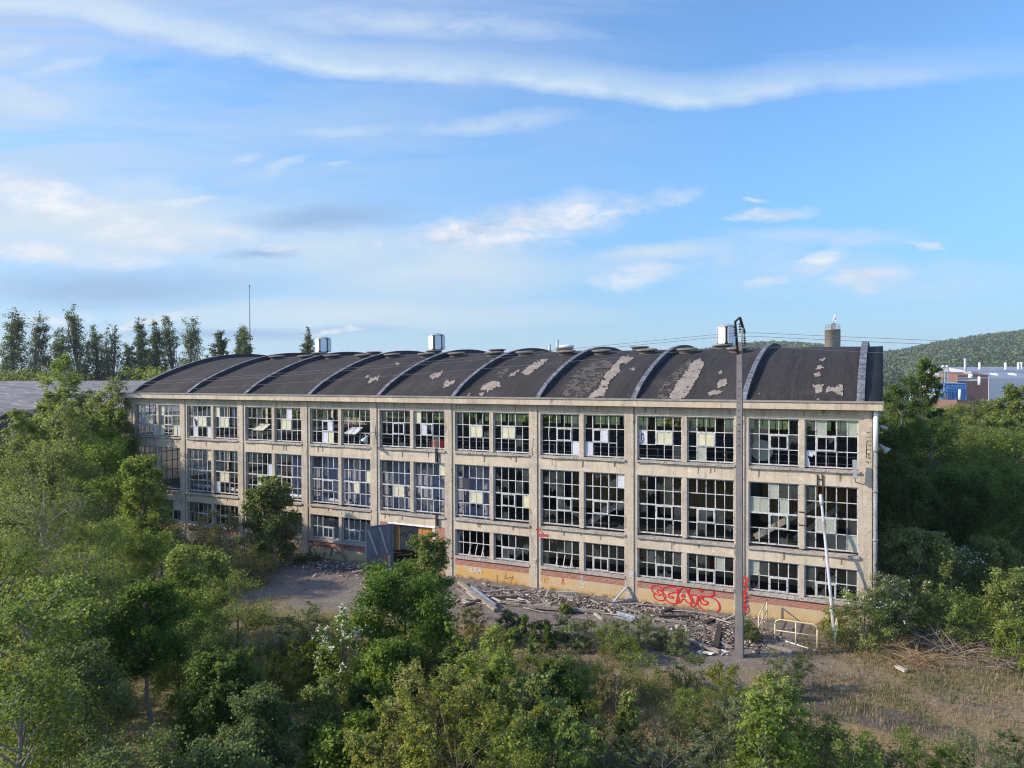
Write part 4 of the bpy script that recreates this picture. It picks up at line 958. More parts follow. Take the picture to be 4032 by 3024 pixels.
PROF = {
 'round': lambda h: np.sqrt(np.clip(1 - ((h - .42) / .62) ** 2, .02, 1)),
 'egg': lambda h: np.sqrt(np.clip(1 - ((h - .32) / .70) ** 2, .02, 1)),
 'cone': lambda h: np.clip(1.05 - h, .06, 1) ** .85,
 'column': lambda h: np.clip(np.minimum(.55 + h * 1.6, 1.22 * (1.02 - h) ** .85), .05, 1),
 'fan': lambda h: .35 + .65 * np.sqrt(np.clip(1 - ((h - .6) / .6) ** 2, .02, 1)),
}
#          leaf  asp  branches subs leaves/sub  profile crownbase rise droop spread
ST = {
 'tree':   ('mid', .105, .62, 34, 11, 62, 'round', .18, .55, .1, .17),
 'birch':  ('bright', .105, .62, 34, 9, 48, 'egg', .22, .45, .6, .13),
 'oak':    ('oak', .125, .60, 34, 11, 62, 'round', .08, .45, .0, .17),
 'haw':    ('yellow', .085, .60, 40, 13, 60, 'fan', .05, .8, .0, .09),
 'shrub':  ('mid', .085, .50, 20, 8, 42, 'round', .03, .9, .0, .15),
 'willow': ('grey', .11, .30, 26, 9, 52, 'fan', .04, 1.1, .0, .10),
 'poplar': ('poplar', .30, .7, 80, 6, 34, 'column', .03, 2.2, .0, .115),
 'far':    ('mid', .34, .75, 24, 5, 34, 'round', .10, .5, .0, .22),
}
def grow(H, Rr, st, seed, dens=1., leafscale=1., cb=None, lean=(0, 0), bare=1.):
    """one plant: (trunk V,F), (leaf V,F,tint) in local space, base at the origin"""
    lm, L, asp, nb, ns, nl, prof, cb0, rise, droop, spread = ST[st]
    r = np.random.default_rng(seed); cb = cb0 if cb is None else cb
    tr = max(.02, H * .011 + Rr * .008) * bare
    k = 9; tz = np.linspace(0, 1, k); wob = np.cumsum(r.normal(0, (.018 if bare < 1.2 or bare > 1.3 else .034) * H, (k, 2)), 0) * tz[:, None]
    trunk = np.stack([wob[:, 0] + lean[0] * tz ** 1.5, wob[:, 1] + lean[1] * tz ** 1.5, tz * H * .93], 1)
    paths = [trunk]; radii = [tr * (1.15 - tz * .95)]
    def tp(t): return np.array([np.interp(t, tz, trunk[:, q]) for q in range(3)])
    cen = np.array([trunk[:, 0].mean(), trunk[:, 1].mean(), H * (cb + 1) * .5])
    CC = []; TT = []
    nb_ = int(nb * (1 if dens >= .6 else .8))
    for i in range(nb_):
        u = (i + r.uniform(0, 1)) / nb_; h = u ** .9
        t0 = cb + (1 - cb) * max(0, h - .12 * rise) * .92
        az = i * 2.39996 + r.normal(0, .35)
        reach = Rr * PROF[prof](np.array(h)) * r.uniform(.62, 1.12)
        p0 = tp(t0); zt = min(H * (cb + (1 - cb) * h) + r.normal(0, .04 * H), H * 1.0)
        zt = max(zt, .12 * H + .1)
        shoot = st == 'haw' and r.uniform() < .3
        if shoot: reach *= r.uniform(1.15, 1.6); zt += r.uniform(.05, .28) * H
        tip = np.array((trunk[-1, 0] * t0 + math.cos(az) * reach, trunk[-1, 1] * t0 + math.sin(az) * reach, zt))
        mid = p0 * .5 + tip * .5 + np.array((math.cos(az), math.sin(az), 0)) * reach * .12 + np.array((0, 0, .06 * H * (1 if droop < .3 else 1.5))) + r.normal(0, .03 * Rr, 3)
        s = np.linspace(0, 1, 6)[:, None]
        P = (1 - s) ** 2 * p0 + 2 * s * (1 - s) * mid + s ** 2 * tip
        paths.append(P); radii.append(np.linspace(tr * .42 * (1.1 - h * .7), tr * .06 + .003, 6))
        btint = r.uniform(-.22, .22)
        for j in range(ns):
            s0 = r.uniform(.22, 1.0) ** .8
            a = P[min(int(s0 * 5), 4)] + (P[min(int(s0 * 5) + 1, 5)] - P[min(int(s0 * 5), 4)]) * (s0 * 5 % 1)
            d = r.normal(0, 1, 3); d += (tip - p0) / (np.linalg.norm(tip - p0) + 1e-6) * .9; d[2] += .25 - droop * .9; d /= np.linalg.norm(d)
            ln = (Rr * .34 + .15) * r.uniform(.5, 1.15) * (1.15 - .4 * s0) * (.35 if shoot else 1)
            b = a + d * ln + np.array((0, 0, -droop * ln * .5))
            if j % 2 == 0: paths.append(np.stack([a, (a + b) / 2 + r.normal(0, .03 * ln, 3), b])); radii.append(np.array((tr * .12 + .004, tr * .08 + .003, .003)))
            n = max(3, int(nl * dens * r.uniform(.6, 1.3)))
            q = r.uniform(.1, 1.05, (n, 1)) ** .75
            CC.append(a + (b - a) * q + r.normal(0, 1, (n, 3)) * np.array((1, 1, .8)) * (spread * Rr * .55 * (.5 if shoot else 1)) * (.45 + .6 * q))
            TT.append(np.clip(.42 + btint * 1.3 + r.uniform(-.18, .18) + r.normal(0, .22, n), 0, 1))
    C = np.concatenate(CC); T = np.concatenate(TT)
    keep = (C[:, 2] > .03) & (C[:, 2] < H * (1.3 if st == 'haw' else 1.03)); C, T = C[keep], T[keep]
    out = C - cen; out /= (np.linalg.norm(out, axis=1, keepdims=True) + 1e-6)
    return tubes_np(paths, radii), leaves_np(C, out, L * leafscale, asp, r, T, droop=droop), paths
def plant(name, cat, label, base, H, Rr, st, seed, mat=None, bark='bark', group=None, dens=1., leafscale=1., cb=None, lean=(0, 0), rot=0., bare=1., flowers=0, wood=True):
    o = empty(name, (base[0], base[1], gz(base[0], base[1]) - .03), label, cat, group); o.rotation_euler = (0, 0, rot)
    (tv, tf), (lv, lf, lt), paths = grow(H, Rr, st, seed, dens, leafscale, cb, lean, bare)
    tree_ = 'tree' in name or name == 'poplar' or 'birch' in name or name == 'oak_sapling'
    if wood: link('trunk' if tree_ else 'stems', np_mesh('trunk', tv, tf, smooth=True), MAT[bark], o)
    link('crown' if tree_ else 'foliage', np_mesh('crown', lv, lf, lt), LM[mat or ST[st][0]], o)
    if flowers:
        r = np.random.default_rng(seed + 5); C = lv.reshape(-1, 4, 3).mean(1)
        cen = np.array((0, 0, H * .45)); dd_ = np.linalg.norm((C - cen) / np.array((Rr, Rr, H * .5)), axis=1)
        ok_ = np.where((dd_ > np.quantile(dd_, .55)) & (C[:, 2] > H * .35))[0]; C = C[r.choice(ok_, min(flowers, len(ok_)), replace=False)]
        C = np.repeat(C, 6, 0) + r.normal(0, .04, (len(C) * 6, 3))
        v, f_, t_ = leaves_np(C, np.zeros_like(C) + (0, 0, .3), .06, .9, r, r.uniform(0, 1, len(C)))
        link('blossom', np_mesh('blossom', v, f_, t_), LM['white'], o)
    return o
def copy_plant(o, base, rot, sc, label=None, group=None):
    c = o.copy(); COL.objects.link(c); c.location = (base[0], base[1], gz(base[0], base[1]) - .03); c.rotation_euler = (0, 0, rot); c.scale = sc
    if label: c['label'] = label
    if group: c['group'] = group
    for ch in o.children:
        d = ch.copy(); COL.objects.link(d); d.parent = c
    return c
def place(cx, top, base, wid, D=None):
    """pixel box in the 2212-wide view -> ground point, height, radius"""
    if D is None: B = grd(cx * K, base * K); D = float((B - CAM) @ FW)
    else: B = dep(cx * K, 1512, D); B[2] = 0
    H = dep(cx * K, top * K, D)[2]; return B, max(H, .5), wid * K / FPX * D / 2
seed = 100
def P_(name, cat, cx, top, base, wid, st, label, D=None, **kw):
    global seed
    seed += 1
    B, H, r_ = place(cx, top, base, wid, D)
    Dd = float((B - CAM) @ FW)
    kw.setdefault('leafscale', max(.85, Dd / 36) * random.uniform(.82, 1.3))
    kw.setdefault('dens', 1.)
    return plant(name, cat, label, B, H, r_, st, seed, rot=seed * 1.7, **kw)

VEG = [
 # --- left: birches and broadleaves between the grey shed and the factory
 ('birch_tree', 'tree', 153, 770, 1135, 105, 'birch', 'tallest slim birch rising in front of the grey corrugated shed roof', dict(bark='bark_pale', dens=.75)),
 ('birch_tree', 'tree', 248, 815, 1150, 120, 'birch', 'birch pressed against the left end of the factory roof', dict(bark='bark_pale', dens=.75)),
 ('birch_tree', 'tree', 205, 850, 1140, 110, 'birch', 'birch standing between the tallest slim birch and the factory', dict(bark='bark_pale', dens=.7)),
 ('birch_tree', 'tree', 14, 885, 1210, 80, 'birch', 'thin pointed birch at the left edge under the shed roof', dict(bark='bark_pale', dens=.7)),
 ('birch_tree', 'tree', 72, 900, 1200, 125, 'birch', 'broad birch in front of the dark arched roofs', dict(bark='bark_pale', dens=.75)),
 ('birch_tree', 'tree', 176, 870, 1220, 130, 'birch', 'bright birch with a long pale trunk left of the factory wall', dict(bark='bark_pale', dens=.75, cb=.35)),
 ('broadleaf_tree', 'tree', 225, 955, 1225, 150, 'tree', 'bushy green tree hard against the left corner of the factory', dict(mat='bright', dens=.8)),
 ('broadleaf_tree', 'tree', 305, 990, 1250, 110, 'tree', 'small tree covering the lower windows of the first bay', dict(mat='bright', dens=.7)),
 ('broadleaf_tree', 'tree', 30, 985, 1300, 190, 'tree', 'leafy tree at the left edge below the pointed birch', dict(mat='mid', dens=.8)),
 ('broadleaf_tree', 'tree', 130, 960, 1290, 170, 'tree', 'green tree below the broad birch', dict(mat='bright', dens=.8)),
 ('broadleaf_tree', 'tree', 100, 1035, 1450, 230, 'tree', 'wide fresh green tree left of the brown thicket', dict(mat='bright', bark='bark_pale', bare=1.3, dens=.7)),
 ('broadleaf_tree', 'tree', 255, 1115, 1400, 170, 'tree', 'light green tree whose top meets the second floor beam', dict(mat='bright', bark='bark_pale', dens=.75)),
 ('broadleaf_tree', 'tree', 345, 1140, 1390, 130, 'birch', 'loose slender tree in front of the first factory pier', dict(mat='bright', dens=.6, bark='bark_pale')),
 ('thicket', 'bush', 200, 1085, 1300, 170, 'shrub', 'brown half-bare thicket between the left-hand trees', dict(mat='brown', dens=.5)),
 ('broadleaf_tree', 'tree', 30, 1150, 1560, 240, 'tree', 'large tree filling the left edge at mid height', dict(mat='mid', bare=1.4, dens=.75)),
 ('broadleaf_tree', 'tree', 160, 1190, 1560, 230, 'tree', 'dense tree right of the large left-edge tree', dict(mat='mid', bark='bark_pale', bare=1.4, dens=.75)),
 ('broadleaf_tree', 'tree', 328, 1258, 1640, 150, 'tree', 'tree with a crown held high on a bare crooked pale trunk', dict(mat='oak', bark='bark_pale', cb=.56, lean=(.9, -.3), bare=1.25)),
 ('broadleaf_tree', 'tree', 425, 1185, 1440, 150, 'tree', 'round yellowish-green tree in front of the brown scrub', dict(mat='bright', dens=.8)),
 ('willow_shrub', 'shrub', 515, 1245, 1490, 170, 'shrub', 'dense willow shrub on the edge of the bare yard', dict(mat='mid', dens=1.6)),
 ('willow_shrub', 'shrub', 445, 1330, 1560, 190, 'shrub', 'broad green shrub below the dense willow shrub', dict(mat='mid', dens=1.6)),
 ('broadleaf_tree', 'tree', 90, 1270, 1720, 300, 'tree', 'big tree low on the left with dark and light clumps', dict(mat='mid', bark='bark_pale', bare=1.5, dens=.75)),
 ('broadleaf_tree', 'tree', 195, 1400, 1790, 210, 'tree', 'dark tree standing behind the crooked pale trunk', dict(mat='blue')),
 ('broadleaf_tree', 'tree', 462, 1420, 1740, 170, 'tree', 'deep green tree right of the crooked pale trunk', dict(mat='oak')),
 ('broadleaf_tree', 'tree', 540, 1490, 1780, 150, 'tree', 'dark bush-like tree on the edge of the grassy track', dict(mat='blue')),
 ('broadleaf_tree', 'tree', 60, 1480, 2050, 340, 'tree', 'tree cut off by the bottom left corner', dict(mat='mid', bark='bark_pale', bare=1.4, dens=.8)),
 ('broadleaf_tree', 'tree', 290, 1600, 2050, 300, 'tree', 'dark leafy tree cut off by the bottom edge on the left', dict(mat='blue')),
 ('broadleaf_tree', 'tree', 470, 1590, 1960, 240, 'tree', 'low tree at the bottom edge beside the white slab', dict(mat='blue')),
 # --- scrub and small trees against the facade on the left
 ('sapling_tree', 'tree', 588, 1035, 1225, 105, 'tree', 'young tree growing up the facade in front of the third bay', dict(mat='mid', dens=.9, cb=.05)),
 ('scrub_bush', 'bush', 545, 1150, 1240, 110, 'shrub', 'olive bush at the foot of the facade tree', dict(mat='mid', dens=.8)),
 ('scrub_bush', 'bush', 480, 1105, 1230, 140, 'shrub', 'brown-green scrub covering the second bay', dict(mat='brown', dens=.8)),
 ('scrub_bush', 'bush', 405, 1130, 1255, 130, 'shrub', 'brown-green scrub by the second pier', dict(mat='brown', dens=.8)),
 ('scrub_bush', 'bush', 350, 1090, 1245, 80, 'shrub', 'thin green scrub between the left trees and the scrub', dict(mat='mid', dens=.6)),
 ('scrub_bush', 'bush', 530, 1190, 1262, 130, 'shrub', 'low rusty scrub on the edge of the gravel', dict(mat='brown', dens=.7)),
 ('scrub_bush', 'bush', 440, 1185, 1290, 150, 'shrub', 'low pale scrub in front of the brown thickets', dict(mat='brown', dens=.7)),
 ('ground_ivy', 'plant', 662, 1199, 1214, 60, 'shrub', 'low dark green growth below the black bubble letters', dict(mat='oak', dens=.5)),
 # --- centre
 ('oak_tree', 'tree', 915, 1160, 1400, 105, 'oak', 'upright light-tipped oak in front of the doorway', dict(mat='mid')),
 ('oak_tree', 'tree', 885, 1230, 1530, 225, 'oak', 'big dark oak in the middle of the yard', dict(dens=1.25)),
 ('oak_tree', 'tree', 842, 1380, 1585, 120, 'oak', 'bright-leaved young oak at the left foot of the big dark oak', dict(mat='mid')),
 ('oak_tree', 'tree', 985, 1390, 1580, 90, 'oak', 'shaded oak behind the yellow-green hawthorn', dict(dens=.9)),
 ('weed_plant', 'plant', 810, 1235, 1320, 30, 'willow', 'tall thin weed standing left of the big dark oak', dict(mat='mid', dens=.35)),
 ('willow_shrub', 'shrub', 655, 1325, 1475, 150, 'willow', 'feathery grey-green willow on the edge of the yard', dict(mat='grey', dens=1.4)),
 ('willow_shrub', 'shrub', 715, 1310, 1450, 110, 'willow', 'thin brownish willow behind the blossoming hawthorn', dict(mat='brown', dens=.55)),
 ('yellow_shrub', 'shrub', 628, 1405, 1520, 120, 'haw', 'yellow-leaved shrub beside the grassy track', dict(dens=.35)),
 ('blossoming_hawthorn', 'shrub', 735, 1335, 1560, 115, 'haw', 'hawthorn with arching sprays of white blossom', dict(mat='bright', dens=.30, flowers=230)),
 ('oak_sapling', 'tree', 692, 1465, 1730, 95, 'oak', 'slim young oak alone in the grass', dict(mat='mid', dens=.45)),
 ('oak_sapling', 'tree', 730, 1570, 1790, 180, 'oak', 'broad young oak at the bottom below the slim one', dict(mat='mid', dens=.7)),
 ('oak_sapling', 'tree', 788, 1480, 1610, 65, 'oak', 'small dark oak in front of the young oaks', dict(dens=.4)),
 ('oak_sapling', 'tree', 855, 1500, 1640, 80, 'oak', 'small bright oak left of the yellow-green hawthorn', dict(mat='mid', dens=.4)),
 ('hawthorn', 'shrub', 1055, 1390, 1720, 190, 'haw', 'tallest yellow-green hawthorn with upright shoots', dict(mat='bright', dens=.8)),
 ('hawthorn', 'shrub', 945, 1440, 1790, 220, 'haw', 'yellow-green hawthorn left of the tallest one', dict(dens=.8)),
 ('hawthorn', 'shrub', 1130, 1470, 1790, 200, 'haw', 'darker hawthorn right of the tallest one', dict(mat='mid', dens=.8)),
 ('hawthorn', 'shrub', 1000, 1555, 1960, 330, 'haw', 'broad pale hawthorn at the bottom edge in the middle', dict(dens=1.)),
 ('hawthorn', 'shrub', 850, 1570, 1900, 190, 'haw', 'low yellowish hawthorn at the bottom left of the broad one', dict(dens=.7)),
 ('hawthorn', 'shrub', 1200, 1570, 1900, 200, 'haw', 'spiky hawthorn at the bottom right of the broad one', dict(mat='mid', dens=.7)),
 ('oak_tree', 'tree', 1215, 1435, 1660, 120, 'oak', 'dark green small tree right of the hawthorns', dict(dens=.8)),
 ('oak_tree', 'tree', 1150, 1510, 1720, 110, 'oak', 'dark green tree hidden among the hawthorns', dict(dens=.7)),
 ('sapling_tree', 'tree', 1350, 1485, 1700, 48, 'oak', 'narrow bright sapling standing up from the brown scrub', dict(mat='bright', dens=.3)),
 ('birch_tree', 'tree', 1690, 1465, 1730, 170, 'birch', 'bright young birch to the right of the pole foot', dict(bark='bark_pale', dens=.75, cb=.05)),
 ('birch_tree', 'tree', 1650, 1540, 1820, 150, 'birch', 'pale birch sapling at the bottom edge under the young birch', dict(bark='bark_pale', dens=.6, cb=.05)),
 # --- right
 ('blossoming_shrub', 'shrub', 1865, 1285, 1400, 150, 'shrub', 'white-flowered shrub at the right-hand corner of the factory', dict(mat='mid', dens=1.1, flowers=60)),
 ('blossoming_shrub', 'shrub', 1925, 1240, 1385, 120, 'shrub', 'grey-green flowering shrub behind the corner shrub', dict(mat='grey', dens=.9, flowers=25)),
 ('yellow_shrub', 'shrub', 1800, 1320, 1372, 50, 'shrub', 'small yellowish shrub at the plinth under the leaning column', dict(mat='yellow', dens=.4)),
 ('broadleaf_tree', 'tree', 1992, 1150, 1345, 130, 'tree', 'small sunlit tree with a pale forked trunk right of the factory', dict(mat='bright', dens=.7, bark='bark_pale', cb=.4)),
 ('blossoming_shrub', 'shrub', 2095, 1190, 1340, 190, 'shrub', 'dark shrub dotted with white flowers', dict(mat='oak', dens=1.2, flowers=110)),
 ('broadleaf_tree', 'tree', 2185, 1235, 1420, 110, 'tree', 'light green young tree at the right edge', dict(mat='bright', dens=.7, cb=.05)),
 ('broadleaf_tree', 'tree', 2135, 1165, 1330, 110, 'tree', 'slim tree behind the light green one at the right edge', dict(mat='mid', dens=.6)),
 ('blossoming_shrub', 'shrub', 1975, 1255, 1370, 110, 'shrub', 'small flowering shrub below the pale forked trunk', dict(mat='bright', dens=.7, flowers=40)),
 ('thicket', 'bush', 2050, 1270, 1390, 140, 'shrub', 'tangled green-brown thicket above the dead branches', dict(mat='mid', dens=.6)),
 ('thicket', 'bush', 2130, 1290, 1400, 110, 'shrub', 'dull green thicket at the foot of the slim tree', dict(mat='mid', dens=.6)),
 ('thicket', 'bush', 2200, 1330, 1450, 90, 'shrub', 'thin thicket cut off by the right edge', dict(mat='bright', dens=.5)),
 ('thicket', 'bush', 1925, 1120, 1290, 90, 'shrub', 'brown shaded thicket against the right-hand gable', dict(mat='brown', dens=.6)),
 ('birch_tree', 'tree', 120, 845, 1165, 90, 'birch', 'slender birch just left of the tallest slim birch', dict(bark='bark_pale', dens=.7)),
 ('birch_tree', 'tree', 262, 870, 1160, 90, 'birch', 'low birch touching the first window bay', dict(bark='bark_pale', dens=.7)),
 ('birch_tree', 'tree', 40, 955, 1190, 120, 'birch', 'birch between the pointed and the broad one at the left', dict(bark='bark_pale', dens=.7)),
 ('broadleaf_tree', 'tree', 210, 905, 1180, 120, 'tree', 'bright tree below the cornice end of the factory', dict(mat='bright', dens=.7)),
 ('broadleaf_tree', 'tree', 385, 1290, 1520, 140, 'tree', 'fresh green bush-tree above the bare crooked trunk', dict(mat='bright', dens=.8)),
 ('broadleaf_tree', 'tree', 170, 1300, 1640, 180, 'tree', 'yellow-green tree left of the crooked pale trunk', dict(mat='bright', dens=.9)),
]
made = {}
for row in VEG:
    n, c, cx, tp_, bs, wd, st, lb, kw = row
    made[lb] = P_(n, c, cx, tp_, bs, wd, st, lb, **kw)
# right-hand wood beside and behind the factory: a few trees built, the rest copies
WD = [
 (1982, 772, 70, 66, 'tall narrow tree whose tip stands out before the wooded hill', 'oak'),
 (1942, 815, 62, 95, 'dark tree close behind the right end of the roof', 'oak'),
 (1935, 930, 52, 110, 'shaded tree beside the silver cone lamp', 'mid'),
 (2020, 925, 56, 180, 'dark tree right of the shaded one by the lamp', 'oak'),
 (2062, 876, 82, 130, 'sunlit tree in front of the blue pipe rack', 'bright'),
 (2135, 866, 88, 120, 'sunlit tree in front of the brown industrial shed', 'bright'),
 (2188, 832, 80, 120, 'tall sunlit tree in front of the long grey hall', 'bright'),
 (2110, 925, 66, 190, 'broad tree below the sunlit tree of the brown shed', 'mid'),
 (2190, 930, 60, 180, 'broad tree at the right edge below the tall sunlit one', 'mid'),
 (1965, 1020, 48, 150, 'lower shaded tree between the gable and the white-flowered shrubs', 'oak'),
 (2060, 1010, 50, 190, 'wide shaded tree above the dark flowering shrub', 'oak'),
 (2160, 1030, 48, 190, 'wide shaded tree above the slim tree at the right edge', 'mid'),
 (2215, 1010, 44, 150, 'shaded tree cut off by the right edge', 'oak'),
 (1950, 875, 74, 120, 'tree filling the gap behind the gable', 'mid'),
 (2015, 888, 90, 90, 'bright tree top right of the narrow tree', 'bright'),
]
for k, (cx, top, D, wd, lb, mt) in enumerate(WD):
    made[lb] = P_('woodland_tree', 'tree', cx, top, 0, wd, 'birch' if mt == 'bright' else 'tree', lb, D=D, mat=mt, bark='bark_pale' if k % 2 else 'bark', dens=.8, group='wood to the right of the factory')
# trees just behind the building, seen through the empty top windows
src = [made[WD[5][4]], made[WD[7][4]], made[WD[6][4]]]
for k in range(14):
    x = 1 + k * 4.2 + rng.uniform(-1, 1); copy_plant(src[k % 3], (x, 33 + rng.uniform(0, 4)), rng.uniform(0, 6), (1.05, 1.05, .78),
        label='tree growing behind the factory, glimpsed green through the top windows', group='trees behind the factory')
# poplars
PL = [(65, 258, 1.0, 'widest poplar, far left of the row'), (150, 275, .8, 'poplar second from the left with a ragged top'), (213, 408, .8, 'shorter poplar leaning on the second one'),
      (300, 225, .9, 'tallest poplar of the whole row'), (372, 385, .85, 'poplar touching the right side of the tallest one'), (425, 388, .6, 'thin sparse poplar with a dead top'), (455, 362, .7, 'sparse poplar beside the dead-topped one'),
      (517, 492, .6, 'short narrow poplar standing alone'), (572, 328, .7, 'twin-topped poplar, left half'), (600, 345, .65, 'twin-topped poplar, right half'),
      (682, 306, .85, 'broad dark poplar left of the roof arch'), (762, 320, .85, 'broad dark poplar beside it above the roof arch'),
      (862, 390, .62, 'lone small poplar over the roof arch'), (942, 372, .62, 'poplar left of the thin mast'), (988, 400, .62, 'poplar right behind the thin mast')]
DP_ = 150.
protos = []
def popl(px, topy, wf, lb, k):
    full = pz('L', px * 2 if False else px, topy)
    return full
XS = [130, 300, 430, 600, 745, 850, 912, 1035, 1140, 1195, 1368, 1525, 1722, 1882, 1975, 2442]
TS = [258, 275, 408, 225, 385, 385, 362, 492, 328, 345, 306, 320, 390, 372, 400, 398]
PL.append((0, 0, .55, 'single poplar just left of the first roof cowl'))
for k in range(16):
    fx, fy = pz('L', XS[k], TS[k]); D = DP_ + (k * 37 % 11) - 5
    B = dep(fx, 1512, D); B[2] = 0; H = dep(fx, fy, D)[2]
    sp = k in (5, 6)
    protos.append(plant('poplar', 'tree', PL[k][3], B, H, 5.0 * (PL[k][2] + .12), 'poplar', 900 + k, group='row of poplars behind the factory', dens=.30 if sp else (1.0, .75, .9, .65)[k % 4], rot=k * 1.1, leafscale=(1., .85, .92)[k % 3], lean=((k * 7 % 5 - 2) * .35, 0)))
# mixed trees below the poplars
lo = plant('far_tree', 'tree', 'round tree below the widest poplar', dep(60, 1512, 135) * (1, 1, 0), 13.5, 5.5, 'far', 950, mat='bright', group='trees at the foot of the poplars')
FT = [(-40, 135, .9, 'pale tree at the left edge under the poplars'), (245, 132, .95, 'bright bush-like tree under the second poplar'), (420, 128, .8, 'yellow-green tree under the shorter poplar'), (560, 140, 1.05, 'dark tree under the tallest poplar'),
      (700, 138, 1., 'tree between the tallest and the dead-topped poplar'), (830, 130, .95, 'bright tree under the sparse poplar'), (960, 136, 1., 'tree left of the twin-topped poplar'), (1090, 130, .9, 'tree under the twin-topped poplar'),
      (1215, 137, .95, 'tree right of the twin-topped poplar'), (330, 145, 1., 'dark tree behind the shorter poplar'), (1290, 142, .85, 'low tree under the broad dark poplars'), (130, 140, 1.02, 'tree right of the round one below the widest poplar'),
      (1146, 150, 1.08, 'little tree top peeking over the first roof rib')]
for k, (fx, D, s, lb) in enumerate(FT):
    B = dep(fx, 1512, D); copy_plant(lo, B, k * 1.3, (s * 1.25, s * 1.25, s * 1.0), label=lb)
def treeline(name, n, xf, Df, hf, mat, L=.8, seed=5, per=70):
    r = np.random.default_rng(seed); CC = []; TT = []; OO = []
    for k in range(n):
        fx = xf(r); D = Df(r); B = dep(fx, 1512, D); H = hf(r); w = H * r.uniform(.28, .42)
        u = r.normal(0, 1, (per, 3)); u /= np.linalg.norm(u, axis=1, keepdims=True); u *= r.uniform(.75, 1.05, (per, 1))
        c = np.array((B[0], B[1], H * .55)); CC.append(c + u * np.array((w, w, H * .46))); OO.append(u); TT.append(np.clip(r.uniform(.1, .8) + r.normal(0, .12, per), 0, 1))
    C, O, T = np.concatenate(CC), np.concatenate(OO), np.concatenate(TT)
    v, f_, t_ = leaves_np(C, O, L, .8, r, T)
    return tag(link(name, np_mesh(name, v, f_, t_), LM[mat]), 'distant ' + name.replace('_', ' ') + ' along the horizon', 'wood', kind='stuff')
treeline('distant_woodland', 420, lambda r: r.uniform(-900, 3300), lambda r: r.uniform(230, 420), lambda r: r.uniform(9, 15.5), 'hill', L=2.0, per=110)

# ------------------------------------------------------------------ low growth over the waste ground
SH = [(1170, 1345, 1405, 60, 'oak', 'dark bush in front of the longest beam'), (1240, 1335, 1400, 90, 'grey', 'grey-green bush below the pale offcut'), (1320, 1350, 1415, 100, 'mid', 'green bush below the bent metal sheet'),
 (1392, 1335, 1400, 85, 'grey', 'silvery bush right of the bent metal sheet'), (1455, 1355, 1405, 70, 'grey', 'small silvery bush on the bare ground'), (1110, 1320, 1385, 70, 'grey', 'thin grey bush at the lower end of the slanting beam'),
 (1180, 1400, 1470, 130, 'brown', 'brown scrub behind the hawthorns'), (1290, 1410, 1490, 130, 'brown', 'brown scrub in the middle of the waste ground'), (1390, 1415, 1510, 110, 'bright', 'green scrub right of the narrow sapling'),
 (1480, 1405, 1500, 85, 'grey', 'pale green bush left of the pole foot'), (1075, 1360, 1430, 80, 'brown', 'brown tuft right of the oak'), (1705, 1410, 1500, 95, 'grey', 'pale bush right of the pole foot'),
 (1620, 1495, 1650, 120, 'grey', 'grey-green buddleia left of the young birch'), (1500, 1490, 1640, 130, 'mid', 'ragged green bush under the pole foot'), (1420, 1520, 1690, 120, 'brown', 'brown dead-stemmed bush by the narrow sapling'),
 (1540, 1570, 1770, 150, 'grey', 'silvery buddleia at the bottom edge'), (1300, 1590, 1800, 160, 'grey', 'large pale buddleia right of the spiky hawthorn'), (1420, 1600, 1840, 170, 'grey', 'broad silver bush in the middle of the bottom edge'),
 (1270, 1530, 1700, 100, 'yellow', 'yellowish bush by the dark small tree'), (1790, 1565, 1740, 110, 'mid', 'dull green bush at the bottom right'), (1905, 1605, 1720, 120, 'grey', 'low grey weed at the bottom right'), (2045, 1600, 1720, 110, 'mid', 'low green weed at the bottom right'),
 (2195, 1590, 1720, 90, 'grey', 'low weed in the bottom right corner'), (1615, 1345, 1385, 50, 'mid', 'weeds by the foot of the yellow handrail'), (600, 1520, 1600, 60, 'mid', 'tuft beside the grassy track'), (560, 1560, 1640, 70, 'mid', 'tuft above the white slab'),
 (760, 1520, 1600, 90, 'brown', 'brown tuft between the young oaks'), (690, 1385, 1480, 90, 'brown', 'brown scrub under the willow'), (1330, 1460, 1560, 90, 'brown', 'bare brown scrub left of the narrow sapling'), (1560, 1440, 1530, 80, 'yellow', 'yellow-green weeds at the pole foot'),
 (1700, 1580, 1760, 130, 'mid', 'fresh shrub at the bottom edge below the young birch'), (1850, 1585, 1760, 130, 'mid', 'green weed mound at the bottom edge'), (1960, 1580, 1740, 110, 'bright', 'light green weeds at the bottom edge near the corner'), (2120, 1585, 1760, 130, 'grey', 'grey-leaved weeds at the bottom edge near the corner'), (1600, 1640, 1850, 150, 'bright', 'bright shrub on the bottom edge below the buddleia'), (1760, 1560, 1660, 70, 'grey', 'small grey shrub right of the young birch'), (1480, 1490, 1590, 80, 'bright', 'bright little shrub in the waste ground'), (1110, 1590, 1840, 150, 'bright', 'fresh shrub on the bottom edge between the hawthorns'),
 (1350, 1370, 1430, 70, 'bright', 'bright leafy bush in front of the pile of timbers'), (1270, 1440, 1530, 80, 'mid', 'green bush behind the narrow sapling'), (1560, 1490, 1600, 90, 'grey', 'pale bush left of the young birch'), (1222, 1310, 1325, 18, 'bright', 'tiny bright weed at the plinth'), (1020, 1305, 1370, 60, 'brown', 'withered bush at the right edge of the oak')]
for k, (cx, tp_, bs, wd, mt, lb) in enumerate(SH):
    st = 'willow' if mt in ('grey', 'brown') else 'shrub'
    P_('scrub_bush', 'bush', cx, tp_, bs, wd, st, lb, mat=mt, bark='twig', dens=.55 if mt == 'grey' else .4 if mt == 'brown' else .7, group='scrub on the waste ground')
